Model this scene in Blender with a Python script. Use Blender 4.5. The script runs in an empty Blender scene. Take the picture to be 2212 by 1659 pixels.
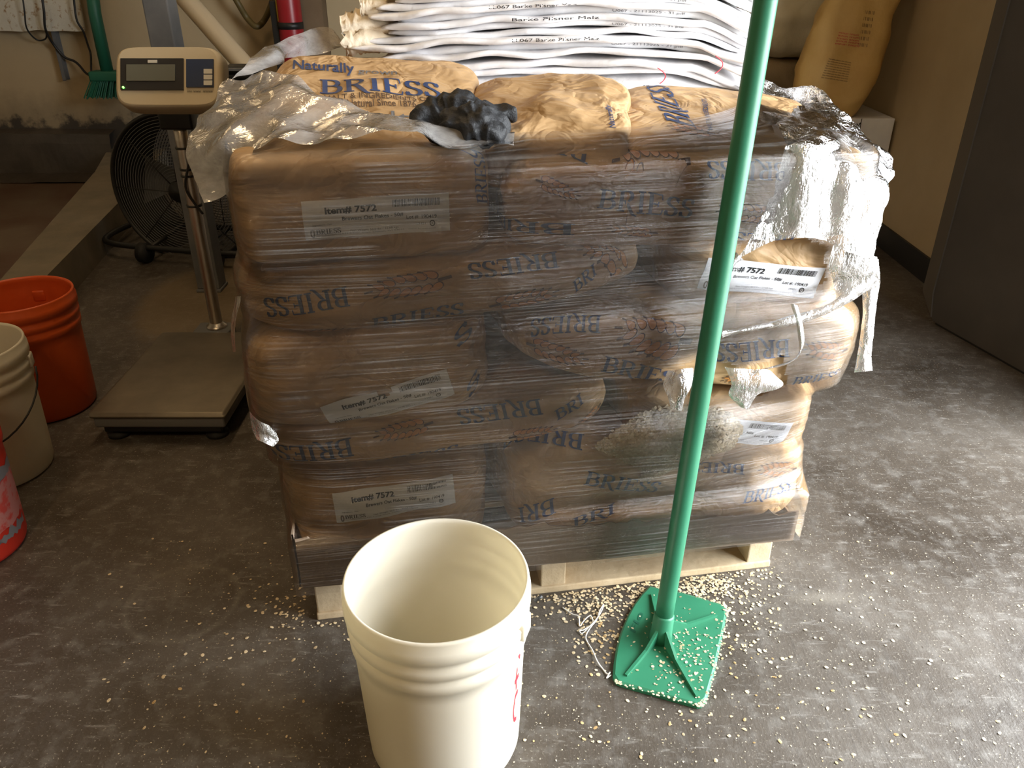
import bpy, bmesh, math, random
import numpy as np
from mathutils import Vector, Matrix, noise
from mathutils.bvhtree import BVHTree
random.seed(7); np.random.seed(7); noise.seed_set(42)
sc = bpy.context.scene
COL = sc.collection

# ------------------------------------------------------------------ camera
F_PX, PITCH, CAM_H = 1750.0, math.atan(0.534), 1.236
SP, CP = math.sin(PITCH), math.cos(PITCH)
cam_d = bpy.data.cameras.new('camera'); cam = bpy.data.objects.new('camera', cam_d); COL.objects.link(cam)
cam_d.sensor_fit = 'HORIZONTAL'; cam_d.sensor_width = 36.0; cam_d.lens = F_PX / 2212 * 36.0
cam_d.clip_start = 0.02
cam.location = (0, 0, CAM_H); cam.rotation_euler = (math.pi / 2 - PITCH, 0, 0)
sc.camera = cam
# ------------------------------------------------------------------ world, lights, exposure
world = bpy.data.worlds.new('sky'); sc.world = world; world.use_nodes = True
wn = world.node_tree.nodes; wn['Background'].inputs[0].default_value = (0.93, 0.97, 1.0, 1); wn['Background'].inputs[1].default_value = 18.5
def area(name, loc, rot, sx, sy, power, color, portal=False, spread=None):
    l = bpy.data.lights.new(name, 'AREA'); l.shape = 'RECTANGLE'; l.size = sx; l.size_y = sy; l.energy = power; l.color = color
    if portal: l.cycles.is_portal = True
    o = bpy.data.objects.new(name, l); COL.objects.link(o); o.location = loc; o.rotation_euler = rot
    return o
DOOR_Y0, DOOR_Y1, DOOR_Z = 0.0, 1.9, 2.15
WALL_X = 1.75
area('doorway_daylight_offscreen', (WALL_X + .1, (DOOR_Y0 + DOOR_Y1) / 2, DOOR_Z / 2), (0, math.pi / 2, 0), DOOR_Z, DOOR_Y1 - DOOR_Y0, 1, (1, 1, 1), portal=True)
WARM = (1.0, 0.70, 0.38)
area('ceiling_lamp_middle_offscreen', (-.9, 2.35, 2.92), (0, 0, 0), .2, 1.2, 12.5, WARM)
area('ceiling_lamp_back_offscreen', (-2.6, 3.9, 2.92), (0, 0, 0), .2, 1.2, 4, WARM)
area('ceiling_lamp_front_offscreen', (-.9, -.7, 2.92), (0, 0, 0), .2, 1.2, 20, WARM)
vs = sc.view_settings
vs.view_transform = 'Standard'; vs.look = 'None'; vs.gamma = 1.0; vs.use_curve_mapping = False; vs.exposure = 0.28
sc.cycles.use_denoising = True
sc.cycles.max_bounces = 8; sc.cycles.transparent_max_bounces = 16; sc.cycles.diffuse_bounces = 4; sc.cycles.glossy_bounces = 3
sc.cycles.sample_clamp_indirect = 6.0
sc.cycles.caustics_reflective = False; sc.cycles.caustics_refractive = False

# ------------------------------------------------------------------ pixel geometry helpers (surveying the photograph)
O = np.array([0, 0, CAM_H])
def ray(px, py):
    x = (px - 1106) / F_PX; y = (py - 829.5) / F_PX
    return np.array([x, CP - y * SP, -(SP + y * CP)])
def on_floor(px, py, z=0.0):
    r = ray(px, py); return O + r * ((z - CAM_H) / r[2])
def at_y(px, py, Y):
    r = ray(px, py); return O + r * (Y / r[1])
PA = on_floor(688, 1340); PB = on_floor(1660, 1225)
YAW = math.atan2(PB[1] - PA[1], PB[0] - PA[0])
PU = np.array([math.cos(YAW), math.sin(YAW), 0]); PV = np.array([-math.sin(YAW), math.cos(YAW), 0]); PZ = np.array([0, 0, 1.])
def pal(u, v, z): return PA + PU * u + PV * v + PZ * z
def front(px, py, off=0.03):
    r = ray(px, py); t = np.dot(PA - PV * off - O, PV) / np.dot(r, PV); p = O + r * t
    return np.dot(p - PA, PU), p[2]

# ------------------------------------------------------------------ material helpers
def new_mat(name):
    m = bpy.data.materials.new(name); m.use_nodes = True
    nt = m.node_tree; return m, nt, nt.nodes['Principled BSDF'], nt.nodes['Material Output']
def N(nt, t, **kw):
    n = nt.nodes.new(t)
    for k, v in kw.items(): setattr(n, k, v)
    return n
def coords(nt, scale=(1, 1, 1), rot=(0, 0, 0), kind='Object'):
    tc = N(nt, 'ShaderNodeTexCoord'); mp = N(nt, 'ShaderNodeMapping')
    mp.inputs['Scale'].default_value = scale; mp.inputs['Rotation'].default_value = rot
    nt.links.new(tc.outputs[kind], mp.inputs['Vector']); return mp.outputs['Vector']
def noise_n(nt, vec, scale, detail=4, rough=.55, dist=0):
    n = N(nt, 'ShaderNodeTexNoise'); n.inputs['Scale'].default_value = scale; n.inputs['Detail'].default_value = detail
    n.inputs['Roughness'].default_value = rough; n.inputs['Distortion'].default_value = dist
    nt.links.new(vec, n.inputs['Vector']); return n.outputs['Fac']
def ramp(nt, fac, stops):
    r = N(nt, 'ShaderNodeValToRGB'); e = r.color_ramp.elements
    while len(e) < len(stops): e.new(.5)
    for el, (p, c) in zip(e, stops):
        el.position = p; el.color = (*c, 1) if not isinstance(c, float) else (c, c, c, 1)
    nt.links.new(fac, r.inputs['Fac']); return r.outputs['Color']
def mixc(nt, fac, a, b, mode='MIX'):
    m = N(nt, 'ShaderNodeMix', data_type='RGBA', blend_type=mode)
    for sock, v in ((m.inputs[0], fac), (m.inputs[6], a), (m.inputs[7], b)):
        if isinstance(v, (int, float)): sock.default_value = v
        elif isinstance(v, tuple): sock.default_value = (*v, 1)
        else: nt.links.new(v, sock)
    return m.outputs[2]
def math_n(nt, op, a, b=None, c=None, clamp=False):
    m = N(nt, 'ShaderNodeMath', operation=op); m.use_clamp = clamp
    for i, v in enumerate((a, b, c)):
        if v is None: continue
        if isinstance(v, (int, float)): m.inputs[i].default_value = v
        else: nt.links.new(v, m.inputs[i])
    return m.outputs[0]
def bump(nt, bsdf, h, strength=.3, dist=.01):
    b = N(nt, 'ShaderNodeBump'); b.inputs['Strength'].default_value = strength; b.inputs['Distance'].default_value = dist
    nt.links.new(h, b.inputs['Height']); nt.links.new(b.outputs['Normal'], bsdf.inputs['Normal']); return b.outputs['Normal']
def simple(name, col, rough=.5, col2=None, vscale=6, bstr=0, bscale=40, bdist=.004, metal=0, spec=.5, vr=(.35, .7)):
    m, nt, b, o = new_mat(name)
    b.inputs['Base Color'].default_value = (*col, 1); b.inputs['Roughness'].default_value = rough
    b.inputs['Metallic'].default_value = metal; b.inputs['Specular IOR Level'].default_value = spec
    v = coords(nt)
    if col2: nt.links.new(ramp(nt, noise_n(nt, v, vscale, 6, .6), [(vr[0], col), (vr[1], col2)]), b.inputs['Base Color'])
    if bstr: bump(nt, b, noise_n(nt, v, bscale, 5, .6), bstr, bdist)
    return m
MAT = {}
# kraft paper: warm tan with fine fibre and crumple relief
def kraft(name, c1, c2, bs=.55):
    m, nt, b, o = new_mat(name); v = coords(nt)
    nt.links.new(ramp(nt, noise_n(nt, v, 7, 6, .6), [(.3, c1), (.72, c2)]), b.inputs['Base Color'])
    b.inputs['Roughness'].default_value = .5; b.inputs['Specular IOR Level'].default_value = .35
    a = noise_n(nt, coords(nt, (1, 1, 1.6), (.3, .2, .4)), 9, 3, .45, 1.2)
    rdg = math_n(nt, 'ABSOLUTE', math_n(nt, 'SUBTRACT', a, .5))
    vo = N(nt, 'ShaderNodeTexVoronoi'); vo.inputs['Scale'].default_value = 17; nt.links.new(coords(nt, (1, 1, 1.5)), vo.inputs['Vector'])
    rdg = math_n(nt, 'ADD', rdg, math_n(nt, 'MULTIPLY', vo.outputs['Distance'], .28))
    h = math_n(nt, 'ADD', math_n(nt, 'MULTIPLY', rdg, 2.2), math_n(nt, 'MULTIPLY', noise_n(nt, v, 55, 3), .12))
    bump(nt, b, h, bs, .016); return m
MAT['kraft'] = kraft('kraft_paper', (.46, .29, .14), (.56, .37, .19))
MAT['kraft_top'] = kraft('kraft_paper_crisp', (.46, .29, .14), (.56, .37, .19), .8)
MAT['ink_blue'] = simple('blue_ink', (.022, .045, .13), .55, (.035, .065, .17), 30)
MAT['ink_orange'] = simple('orange_ink', (.55, .23, .055), .55, (.62, .28, .08), 30)
MAT['ink_brown'] = simple('brown_ink', (.09, .05, .03), .6)
MAT['ink_black'] = simple('black_ink', (.012, .012, .014), .5)
MAT['ink_grey'] = simple('grey_ink', (.16, .16, .17), .6)
MAT['ink_red'] = simple('red_ink', (.55, .03, .05), .5)
MAT['label'] = simple('label_paper', (.80, .82, .89), .45, (.87, .89, .94), 14, .12, 20, .006)
MAT['card'] = simple('corrugated_cardboard', (.33, .245, .175), .75, (.42, .32, .235), 5, .2, 60, .003)
MAT['wood'] = simple('pallet_wood', (.44, .33, .20), .75, (.62, .50, .33), 9, .4, 50, .004)
MAT['white_plastic'] = simple('white_bucket_plastic', (.80, .76, .66), .38, (.83, .80, .71), 3, .04, 30, .003, spec=.45)
def translucent(m, col, fac):
    nt = m.node_tree; b = nt.nodes['Principled BSDF']; o = nt.nodes['Material Output']; t = N(nt, 'ShaderNodeBsdfTranslucent'); t.inputs[0].default_value = (*col, 1)
    x = N(nt, 'ShaderNodeMixShader'); x.inputs[0].default_value = fac; nt.links.new(b.outputs[0], x.inputs[1]); nt.links.new(t.outputs[0], x.inputs[2]); nt.links.new(x.outputs[0], o.inputs['Surface'])
translucent(MAT['white_plastic'], (.95, .87, .66), .30)
MAT['orange_plastic'] = simple('orange_bucket_plastic', (.62, .085, .012), .42, (.70, .11, .02), 4)
MAT['red_plastic'] = simple('red_bucket_plastic', (.58, .028, .014), .4, (.66, .04, .02), 5)
MAT['green_plastic'] = simple('green_tool_plastic', (.026, .175, .092), .42, (.034, .205, .112), 8, .08, 60, .002)
MAT['green_dark'] = simple('green_broom_plastic', (.014, .12, .07), .5)
MAT['steel'] = simple('brushed_stainless', (.52, .47, .40), .34, (.60, .55, .48), 20, metal=1.0)
MAT['grey_paint'] = simple('grey_painted_steel', (.10, .105, .11), .55, (.16, .16, .16), 8, .1, 40)
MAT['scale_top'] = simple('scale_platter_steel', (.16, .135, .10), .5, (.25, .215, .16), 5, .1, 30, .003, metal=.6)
MAT['scale_base'] = simple('scale_base_grey', (.17, .17, .165), .55)
MAT['black'] = simple('black_metal', (.012, .012, .012), .45)
MAT['rubber'] = simple('black_rubber', (.01, .01, .01), .7)
MAT['glove'] = simple('black_nitrile', (.010, .011, .013), .6, (.018, .020, .024), 30, .9, 90, .004)
MAT['beige_abs'] = simple('beige_housing', (.56, .47, .32), .45)
MAT['display_panel'] = simple('dark_display_panel', (.03, .027, .025), .3)
MAT['lcd'] = simple('lcd_glass', (.14, .14, .11), .15)
MAT['keypad'] = simple('blue_keypad', (.025, .04, .09), .35)
MAT['key'] = simple('white_key', (.6, .58, .52), .4)
MAT['woven'] = simple('woven_white_sack', (.78, .77, .79), .5, (.88, .87, .87), 10, .35, 45, .006)
MAT['woven_cream'] = simple('woven_cream_sack', (.70, .58, .42), .55, (.80, .70, .55), 10, .5, 40, .008)
MAT['yellow_sack'] = simple('yellow_paper_sack', (.60, .38, .12), .5, (.68, .47, .18), 4, .4, 18, .01)
MAT['tan_sack'] = simple('tan_sack', (.28, .21, .12), .6, (.40, .31, .19), 5, .5, 14, .012)
MAT['white_sack'] = simple('dull_white_sack', (.72, .66, .48), .6, (.80, .74, .56), 5, .5, 14, .012)
MAT['pvc'] = simple('cream_pipe', (.62, .52, .36), .45)
MAT['hose'] = simple('olive_hose', (.11, .08, .025), .5)
MAT['ext_red'] = simple('red_enamel', (.30, .012, .018), .35)
MAT['yellow'] = simple('yellow_label', (.55, .36, .04), .5)
MAT['brown_panel'] = simple('brown_board', (.15, .10, .055), .7, (.19, .13, .075), 6)
MAT['oat'] = simple('oat_flake', (.60, .47, .28), .7, (.75, .63, .43), 60)
MAT['oat_dark'] = simple('oat_husk', (.42, .27, .11), .7, (.6, .44, .22), 60)
MAT['string'] = simple('white_string', (.85, .83, .78), .8)
MAT['tape_grey'] = simple('grey_tape_residue', (.22, .20, .20), .6)
MAT['label_pink'] = simple('worn_pink_label', (.55, .20, .17), .6, (.60, .07, .05), 40, vr=(.5, .62))
MAT['concrete_kerb'] = simple('kerb_concrete', (.17, .145, .105), .8, (.25, .21, .15), 6, .4, 30, .006)
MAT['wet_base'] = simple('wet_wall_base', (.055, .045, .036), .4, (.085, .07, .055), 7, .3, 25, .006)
MAT['ceil'] = simple('ceiling_paint', (.42, .37, .29), .8)
MAT['door_grey'] = simple('grey_traffic_door', (.052, .046, .042), .5, (.07, .062, .056), 3, .1, 20)
MAT['door_edge'] = simple('door_edge_seal', (.075, .062, .047), .6)
MAT['baseboard'] = simple('black_vinyl_base', (.012, .012, .012), .5)
MAT['trim'] = simple('painted_frame', (.30, .27, .22), .6)
MAT['pave'] = simple('outdoor_concrete', (.45, .44, .42), .9)

def wall_mat():
    m, nt, b, o = new_mat('cream_wall_paint'); v = coords(nt)
    c = ramp(nt, noise_n(nt, v, 1.6, 6, .6), [(.3, (.40, .31, .185)), (.7, (.48, .38, .235))])
    sp = ramp(nt, noise_n(nt, v, 70, 2, .5), [(.70, (0., 0., 0.)), (.78, (1., 1., 1.))])
    c = mixc(nt, math_n(nt, 'MULTIPLY', sp, .35), c, (.20, .14, .07))
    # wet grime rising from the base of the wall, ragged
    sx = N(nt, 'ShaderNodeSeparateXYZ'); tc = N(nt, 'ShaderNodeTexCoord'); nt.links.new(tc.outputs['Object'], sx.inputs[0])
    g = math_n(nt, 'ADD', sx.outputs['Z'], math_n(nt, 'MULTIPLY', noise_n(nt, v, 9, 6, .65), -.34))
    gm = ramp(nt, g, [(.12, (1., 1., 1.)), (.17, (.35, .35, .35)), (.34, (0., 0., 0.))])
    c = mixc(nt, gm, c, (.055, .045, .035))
    nt.links.new(c, b.inputs['Base Color']); b.inputs['Roughness'].default_value = .65
    bump(nt, b, noise_n(nt, v, 40, 4), .15, .004); return m
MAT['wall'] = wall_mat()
MAT['wall_right'] = simple('tan_wall_paint', (.40, .315, .19), .6, (.47, .375, .235), 2, .1, 50, .003)

def floor_mat():
    m, nt, b, o = new_mat('worn_concrete_floor'); v = coords(nt)
    n1 = noise_n(nt, v, 2.3, 8, .62, .4); n2 = noise_n(nt, v, 24, 6, .6)
    c = ramp(nt, n1, [(.32, (.042, .032, .023)), (.52, (.084, .069, .054)), (.72, (.138, .121, .102))])
    c = mixc(nt, ramp(nt, n2, [(.50, 0.), (.75, .55)]), c, (.22, .208, .19))
    # directional scuffs
    n3 = noise_n(nt, coords(nt, (60, 9, 1), (0, 0, .5)), 1.0, 5, .7)
    c = mixc(nt, ramp(nt, n3, [(.52, 0.), (.70, .5)]), c, (.075, .066, .058))
    n6 = noise_n(nt, coords(nt, (14, 70, 1), (0, 0, .9)), 1.0, 5, .7)
    c = mixc(nt, ramp(nt, n6, [(.58, 0.), (.76, .6)]), c, (.36, .345, .32))
    # fine pale specks of flour dust and dark pits
    n4 = noise_n(nt, v, 190, 3, .6)
    c = mixc(nt, ramp(nt, n4, [(.62, 0.), (.72, .75)]), c, (.50, .46, .38))
    n5 = noise_n(nt, v, 130, 3, .6)
    c = mixc(nt, ramp(nt, n5, [(.66, 0.), (.74, .8)]), c, (.045, .032, .02))
    tc = N(nt, 'ShaderNodeTexCoord')
    def dist(cx, cy, sx=1, sy=1):
        mp = N(nt, 'ShaderNodeMapping'); mp.inputs['Location'].default_value = (-cx * sx, -cy * sy, 0); mp.inputs['Scale'].default_value = (sx, sy, 0)
        nt.links.new(tc.outputs['Object'], mp.inputs['Vector'])
        d = N(nt, 'ShaderNodeVectorMath', operation='LENGTH'); nt.links.new(mp.outputs['Vector'], d.inputs[0]); return d.outputs['Value']
    # ring left by a bucket
    rc = on_floor(395, 1300); d = dist(rc[0], rc[1])
    ring = math_n(nt, 'SUBTRACT', 1.0, math_n(nt, 'MULTIPLY', math_n(nt, 'ABSOLUTE', math_n(nt, 'SUBTRACT', d, .115)), 90), clamp=True)
    ring = math_n(nt, 'MULTIPLY', ring, math_n(nt, 'MULTIPLY', n2, .45))
    c = mixc(nt, ring, c, (.24, .22, .18))
    # grain dust left round the scale post
    rc = on_floor(455, 640); d = dist(rc[0], rc[1], 1, .62)
    dn = math_n(nt, 'ADD', d, math_n(nt, 'MULTIPLY', n2, .10))
    c = mixc(nt, ramp(nt, dn, [(.28, .55), (.34, 0.)]), c, (.20, .145, .075))
    # pale dust drift on the right
    rc = on_floor(1775, 1290); d = dist(rc[0], rc[1], 8, 26)
    c = mixc(nt, ramp(nt, math_n(nt, 'ADD', d, math_n(nt, 'MULTIPLY', n2, .6)), [(.3, .28), (1.3, 0.)]), c, (.40, .37, .31))
    nt.links.new(c, b.inputs['Base Color'])
    nt.links.new(ramp(nt, n1, [(.3, (.42,) * 3), (.7, (.62,) * 3)]), b.inputs['Roughness'])
    b.inputs['Specular IOR Level'].default_value = .4
    h = math_n(nt, 'ADD', math_n(nt, 'MULTIPLY', n2, .5), math_n(nt, 'ADD', math_n(nt, 'MULTIPLY', n3, .35), math_n(nt, 'MULTIPLY', n4, .25)))
    bump(nt, b, h, .6, .004); return m
MAT['floor'] = floor_mat()
MAT['floor_red'] = simple('red_wet_floor', (.10, .045, .025), .3, (.17, .13, .09), 2.5, .15, 20)

def film_mat(name, milk, gloss, rough, scale, bstr, bdist, tint=(.96, .95, .94)):
    m, nt, b, o = new_mat(name); nt.nodes.remove(b)
    tr = N(nt, 'ShaderNodeBsdfTransparent'); tr.inputs[0].default_value = (*tint, 1)
    df = N(nt, 'ShaderNodeBsdfDiffuse'); df.inputs[0].default_value = (.80, .79, .78, 1)
    tl = N(nt, 'ShaderNodeBsdfTranslucent'); tl.inputs[0].default_value = (.80, .79, .78, 1)
    gl = N(nt, 'ShaderNodeBsdfGlossy'); gl.inputs[0].default_value = (1, 1, 1, 1); gl.inputs['Roughness'].default_value = rough
    v = coords(nt, scale); n1 = noise_n(nt, v, 1.0, 5, .65, .3); v2 = coords(nt); n2 = noise_n(nt, v2, 8, 4, .6)
    bp = N(nt, 'ShaderNodeBump'); bp.inputs['Strength'].default_value = bstr; bp.inputs['Distance'].default_value = bdist
    nt.links.new(math_n(nt, 'ADD', n1, math_n(nt, 'MULTIPLY', n2, .5)), bp.inputs['Height'])
    for s in (df, tl, gl): nt.links.new(bp.outputs[0], s.inputs['Normal'])
    md = N(nt, 'ShaderNodeMixShader'); md.inputs[0].default_value = .45; nt.links.new(df.outputs[0], md.inputs[1]); nt.links.new(tl.outputs[0], md.inputs[2])
    m1 = N(nt, 'ShaderNodeMixShader'); nt.links.new(tr.outputs[0], m1.inputs[1]); nt.links.new(md.outputs[0], m1.inputs[2])
    if scale[2] > 50: k = math_n(nt, 'ADD', milk * .35, math_n(nt, 'MULTIPLY', math_n(nt, 'MULTIPLY', ramp(nt, n1, [(.50, (0., 0., 0.)), (.68, (1., 1., 1.))]), ramp(nt, n2, [(.40, (0., 0., 0.)), (.62, (1., 1., 1.))])), milk * 5))
    else: k = math_n(nt, 'MULTIPLY', math_n(nt, 'MULTIPLY', n1, n2), 4 * milk)
    nt.links.new(k, m1.inputs[0])
    m2 = N(nt, 'ShaderNodeMixShader')
    fr = N(nt, 'ShaderNodeFresnel'); fr.inputs['IOR'].default_value = 1.5; nt.links.new(bp.outputs[0], fr.inputs['Normal'])
    nt.links.new(math_n(nt, 'MULTIPLY', math_n(nt, 'MAXIMUM', fr.outputs[0], .05), gloss), m2.inputs[0])
    nt.links.new(m1.outputs[0], m2.inputs[1]); nt.links.new(gl.outputs[0], m2.inputs[2])
    nt.links.new(m2.outputs[0], o.inputs['Surface']); return m
MAT['film'] = film_mat('stretch_film', .06, 1.15, .11, (1.5, 1.5, 300), .6, .003)
MAT['film_flap'] = film_mat('crumpled_stretch_film', .56, 3.0, .12, (38, 38, 14), .9, .012)

MAT['film_soft'] = film_mat('loose_stretch_film', .62, 2.6, .14, (13, 13, 30), .4, .012)
# ------------------------------------------------------------------ object helpers
def link(o, parent=None):
    COL.objects.link(o)
    if parent is not None: o.parent = parent
    return o
def tag(o, label, cat, group=None):
    o['label'] = label; o['category'] = cat
    if group: o['group'] = group
    return o
def inv_of(root):
    M = Matrix.Identity(4); r = root
    chain = []
    while r is not None: chain.append(r); r = r.parent
    for r in reversed(chain): M = M @ (Matrix.Translation(r.location) @ r.rotation_euler.to_matrix().to_4x4())
    return M.inverted()
def mk(name, verts, faces, mat, parent=None, smooth=True, origin=None, rotz=0.0, fm=None):
    """one mesh object from WORLD coordinates; localised to its parent or its own origin"""
    me = bpy.data.meshes.new(name)
    V = np.array(verts, dtype=float).reshape(-1, 3)
    o = bpy.data.objects.new(name, me)
    if parent is not None:
        I = np.array(inv_of(parent)); V = V @ I[:3, :3].T + I[:3, 3]
    elif origin is not None:
        o.location = origin; o.rotation_euler = (0, 0, rotz)
        I = np.array((Matrix.Translation(Vector(origin)) @ Matrix.Rotation(rotz, 4, 'Z')).inverted()); V = V @ I[:3, :3].T + I[:3, 3]
    me.from_pydata(V.tolist(), [], [list(f) for f in faces])
    for m in (mat if isinstance(mat, list) else [mat]): me.materials.append(MAT[m])
    if smooth: me.polygons.foreach_set('use_smooth', [True] * len(me.polygons))
    if fm is not None: me.polygons.foreach_set('material_index', fm)
    me.update(); link(o, parent); return o
def thing(name, label, cat, loc=(0, 0, 0), rotz=0.0, group=None):
    o = bpy.data.objects.new(name, None); o.location = loc; o.rotation_euler = (0, 0, rotz); o.empty_display_size = .05
    link(o); return tag(o, label, cat, group)
def struct(o): o['kind'] = 'structure'; return o
class MB:
    def __init__(s): s.v = []; s.f = []; s.m = []
    def add(s, v, f, m=0):
        b = len(s.v); s.v += [tuple(p) for p in v]; s.f += [tuple(i + b for i in q) for q in f]; s.m += [m] * len(f); return s
    def box(s, x0, x1, y0, y1, z0, z1, T=None, bev=0.0, m=0):
        if bev:
            bm = bmesh.new(); bmesh.ops.create_cube(bm, size=1)
            for v in bm.verts: v.co = Vector(((x0 + x1) / 2 + v.co.x * (x1 - x0), (y0 + y1) / 2 + v.co.y * (y1 - y0), (z0 + z1) / 2 + v.co.z * (z1 - z0)))
            bmesh.ops.bevel(bm, geom=bm.edges[:], offset=bev, segments=2, affect='EDGES', profile=.6)
            bm.verts.index_update(); v = [tuple(q.co) for q in bm.verts]; f = [[q.index for q in p.verts] for p in bm.faces]; bm.free()
        else:
            v = [(x, y, z) for x in (x0, x1) for y in (y0, y1) for z in (z0, z1)]
            f = [(0, 1, 3, 2), (4, 6, 7, 5), (0, 4, 5, 1), (2, 3, 7, 6), (0, 2, 6, 4), (1, 5, 7, 3)]
        if T: v = [T(*p) for p in v]
        return s.add(v, f, m)
    def lathe(s, prof, c=(0, 0, 0), seg=64, m=0, T=None):
        v = []; f = []
        for r, z in prof:
            for k in range(seg):
                a = 2 * math.pi * k / seg; v.append((c[0] + r * math.cos(a), c[1] + r * math.sin(a), c[2] + z))
        for i in range(len(prof) - 1):
            for k in range(seg):
                k2 = (k + 1) % seg; f.append((i * seg + k, i * seg + k2, (i + 1) * seg + k2, (i + 1) * seg + k))
        if T: v = [T(*p) for p in v]
        return s.add(v, f, m)
    def tube(s, pts, r, seg=10, closed=False, caps=True, m=0):
        pts = [np.array(p, float) for p in pts]; n = len(pts); v = []; f = []
        up = None
        for i, p in enumerate(pts):
            t = pts[(i + 1) % n if closed else min(i + 1, n - 1)] - pts[(i - 1) % n if closed else max(i - 1, 0)]
            t = t / (np.linalg.norm(t) + 1e-12)
            if up is None:
                a = np.array([0, 0, 1.]) if abs(t[2]) < .9 else np.array([1., 0, 0]); up = np.cross(t, a)
            up = up - t * np.dot(up, t); up /= np.linalg.norm(up) + 1e-12; w = np.cross(t, up)
            rr = r[i] if hasattr(r, '__len__') else r
            for k in range(seg):
                a = 2 * math.pi * k / seg; v.append(tuple(p + rr * (up * math.cos(a) + w * math.sin(a))))
        for i in range(n if closed else n - 1):
            j = (i + 1) % n
            for k in range(seg): f.append((i * seg + k, i * seg + (k + 1) % seg, j * seg + (k + 1) % seg, j * seg + k))
        if caps and not closed: f.append(tuple(range(seg))[::-1]); f.append(tuple((n - 1) * seg + k for k in range(seg)))
        return s.add(v, f, m)
    def prism(s, poly, z0, z1, T=None, m=0):
        n = len(poly); v = [(x, y, z0) for x, y in poly] + [(x, y, z1) for x, y in poly]
        f = [tuple(range(n))[::-1], tuple(range(n, 2 * n))] + [(i, (i + 1) % n, n + (i + 1) % n, n + i) for i in range(n)]
        if T: v = [T(*p) for p in v]
        return s.add(v, f, m)
    def build(s, name, mat, parent=None, smooth=False, origin=None, rotz=0.0):
        return mk(name, s.v, s.f, mat, parent, smooth, origin, rotz, s.m if isinstance(mat, list) else None)
def catmull(P, n=8, closed=False):
    P = [np.array(p, float) for p in P]; out = []; L = len(P)
    for i in range(L if closed else L - 1):
        p0, p1, p2, p3 = (P[(i - 1) % L], P[i], P[(i + 1) % L], P[(i + 2) % L]) if closed else (P[max(i - 1, 0)], P[i], P[i + 1], P[min(i + 2, L - 1)])
        for k in range(n):
            t = k / n; out.append(.5 * ((2 * p1) + (-p0 + p2) * t + (2 * p0 - 5 * p1 + 4 * p2 - p3) * t * t + (-p0 + 3 * p1 - 3 * p2 + p3) * t ** 3))
    if not closed: out.append(P[-1])
    return out
def sheet(net, nu=10, nv=10):
    """smooth surface through a net of 3-D points; returns grid array"""
    rows = [catmull(r, nu) for r in net]; cols = list(zip(*rows))
    g = [catmull(list(c), nv) for c in cols]
    return np.array(g).transpose(1, 0, 2)
def grid_faces(R, C): return [(r * C + c, r * C + c + 1, (r + 1) * C + c + 1, (r + 1) * C + c) for r in range(R - 1) for c in range(C - 1)]
def nz(p, s, seed=0.0): return noise.noise(Vector((p[0] * s + seed, p[1] * s + seed * .7, p[2] * s - seed * 1.3)))
def ridge(p, s, seed=0.0): return 1 - abs(nz(p, s, seed)) * 2

# ================================================================== the room
X0, X1, Y0, Y1, ZC = -4.4, WALL_X, -2.6, 5.15, 3.0
def sbox(name, mat, *b, **k): return struct(MB().box(*b).build(name, mat, **k))
sbox('floor', 'floor', X0 - .2, X1 + .2, Y0 - .2, Y1 + .2, -.1, 0, origin=(0, 0, 0))
sbox('ceiling', 'ceil', X0 - .2, X1 + .2, Y0 - .2, Y1 + .2, ZC, ZC + .1)
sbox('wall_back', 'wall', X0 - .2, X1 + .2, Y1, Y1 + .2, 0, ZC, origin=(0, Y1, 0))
sbox('wall_left', 'wall_right', X0 - .2, X0, Y0, Y1, 0, ZC)
sbox('wall_front', 'wall_right', X0 - .2, X1 + .2, Y0 - .2, Y0, 0, ZC)
mb = MB(); mb.box(X1, X1 + .2, Y0, DOOR_Y0, 0, ZC); mb.box(X1, X1 + .2, DOOR_Y1, Y1, 0, ZC); mb.box(X1, X1 + .2, DOOR_Y0, DOOR_Y1, DOOR_Z, ZC)
struct(mb.build('wall_right', 'wall_right'))
mb = MB(); mb.box(X1 - .012, X1 + .0, DOOR_Y1 + .06, Y1, 0, .105); mb.box(X1 - .012, X1 + .0, Y0, DOOR_Y0 - .06, 0, .105)
struct(mb.build('baseboard_right', 'baseboard'))
mb = MB()
mb.box(X1 - .02, X1 + .21, DOOR_Y0 - .05, DOOR_Y0, 0, DOOR_Z + .05); mb.box(X1 - .02, X1 + .21, DOOR_Y1, DOOR_Y1 + .05, 0, DOOR_Z + .05); mb.box(X1 - .02, X1 + .21, DOOR_Y0, DOOR_Y1, DOOR_Z, DOOR_Z + .05)
struct(mb.build('trim_1', 'trim'))
sbox('pavement', 'pave', X0 - 6, X1 + 14, -14, 12, -.16, -.105)
# open traffic door folded back against the wall, its lower far corner cut off
dq = np.array([1.631, 2.595, 0]); dd = np.array([-.25, .968, 0]); dn = np.array([-.968, -.25, 0])
def DT(s, z, n): return tuple(dq + dd * s + dn * n + np.array([0, 0, z]))
dr = struct(MB().prism([(-.70, .012), (.205, .012), (.285, .10), (.285, 2.1), (-.70, 2.1)], -.04, 0.0, T=lambda s, z, n: DT(s, z, n)).build('door_1', 'door_grey'))
MB().prism([(.215, .025), (.287, .105), (.287, 2.1), (.235, 2.1), (.235, .11)], -.042, .006, T=lambda s, z, n: DT(s, z, n)).build('edge_seal', 'door_edge', dr)
mb = MB(); mb.prism([(-.70, .0), (.20, .0), (.205, .014), (-.70, .014)], -.03, -.01, T=lambda s, z, n: DT(s, z, n)); mb.build('bottom_sweep', 'rubber', dr)
for zz in (.35, 1.1, 1.85): MB().tube([DT(-.70, zz - .06, -.02), DT(-.70, zz + .06, -.02)], .014).build('hinge', 'steel', dr, smooth=True)

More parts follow.
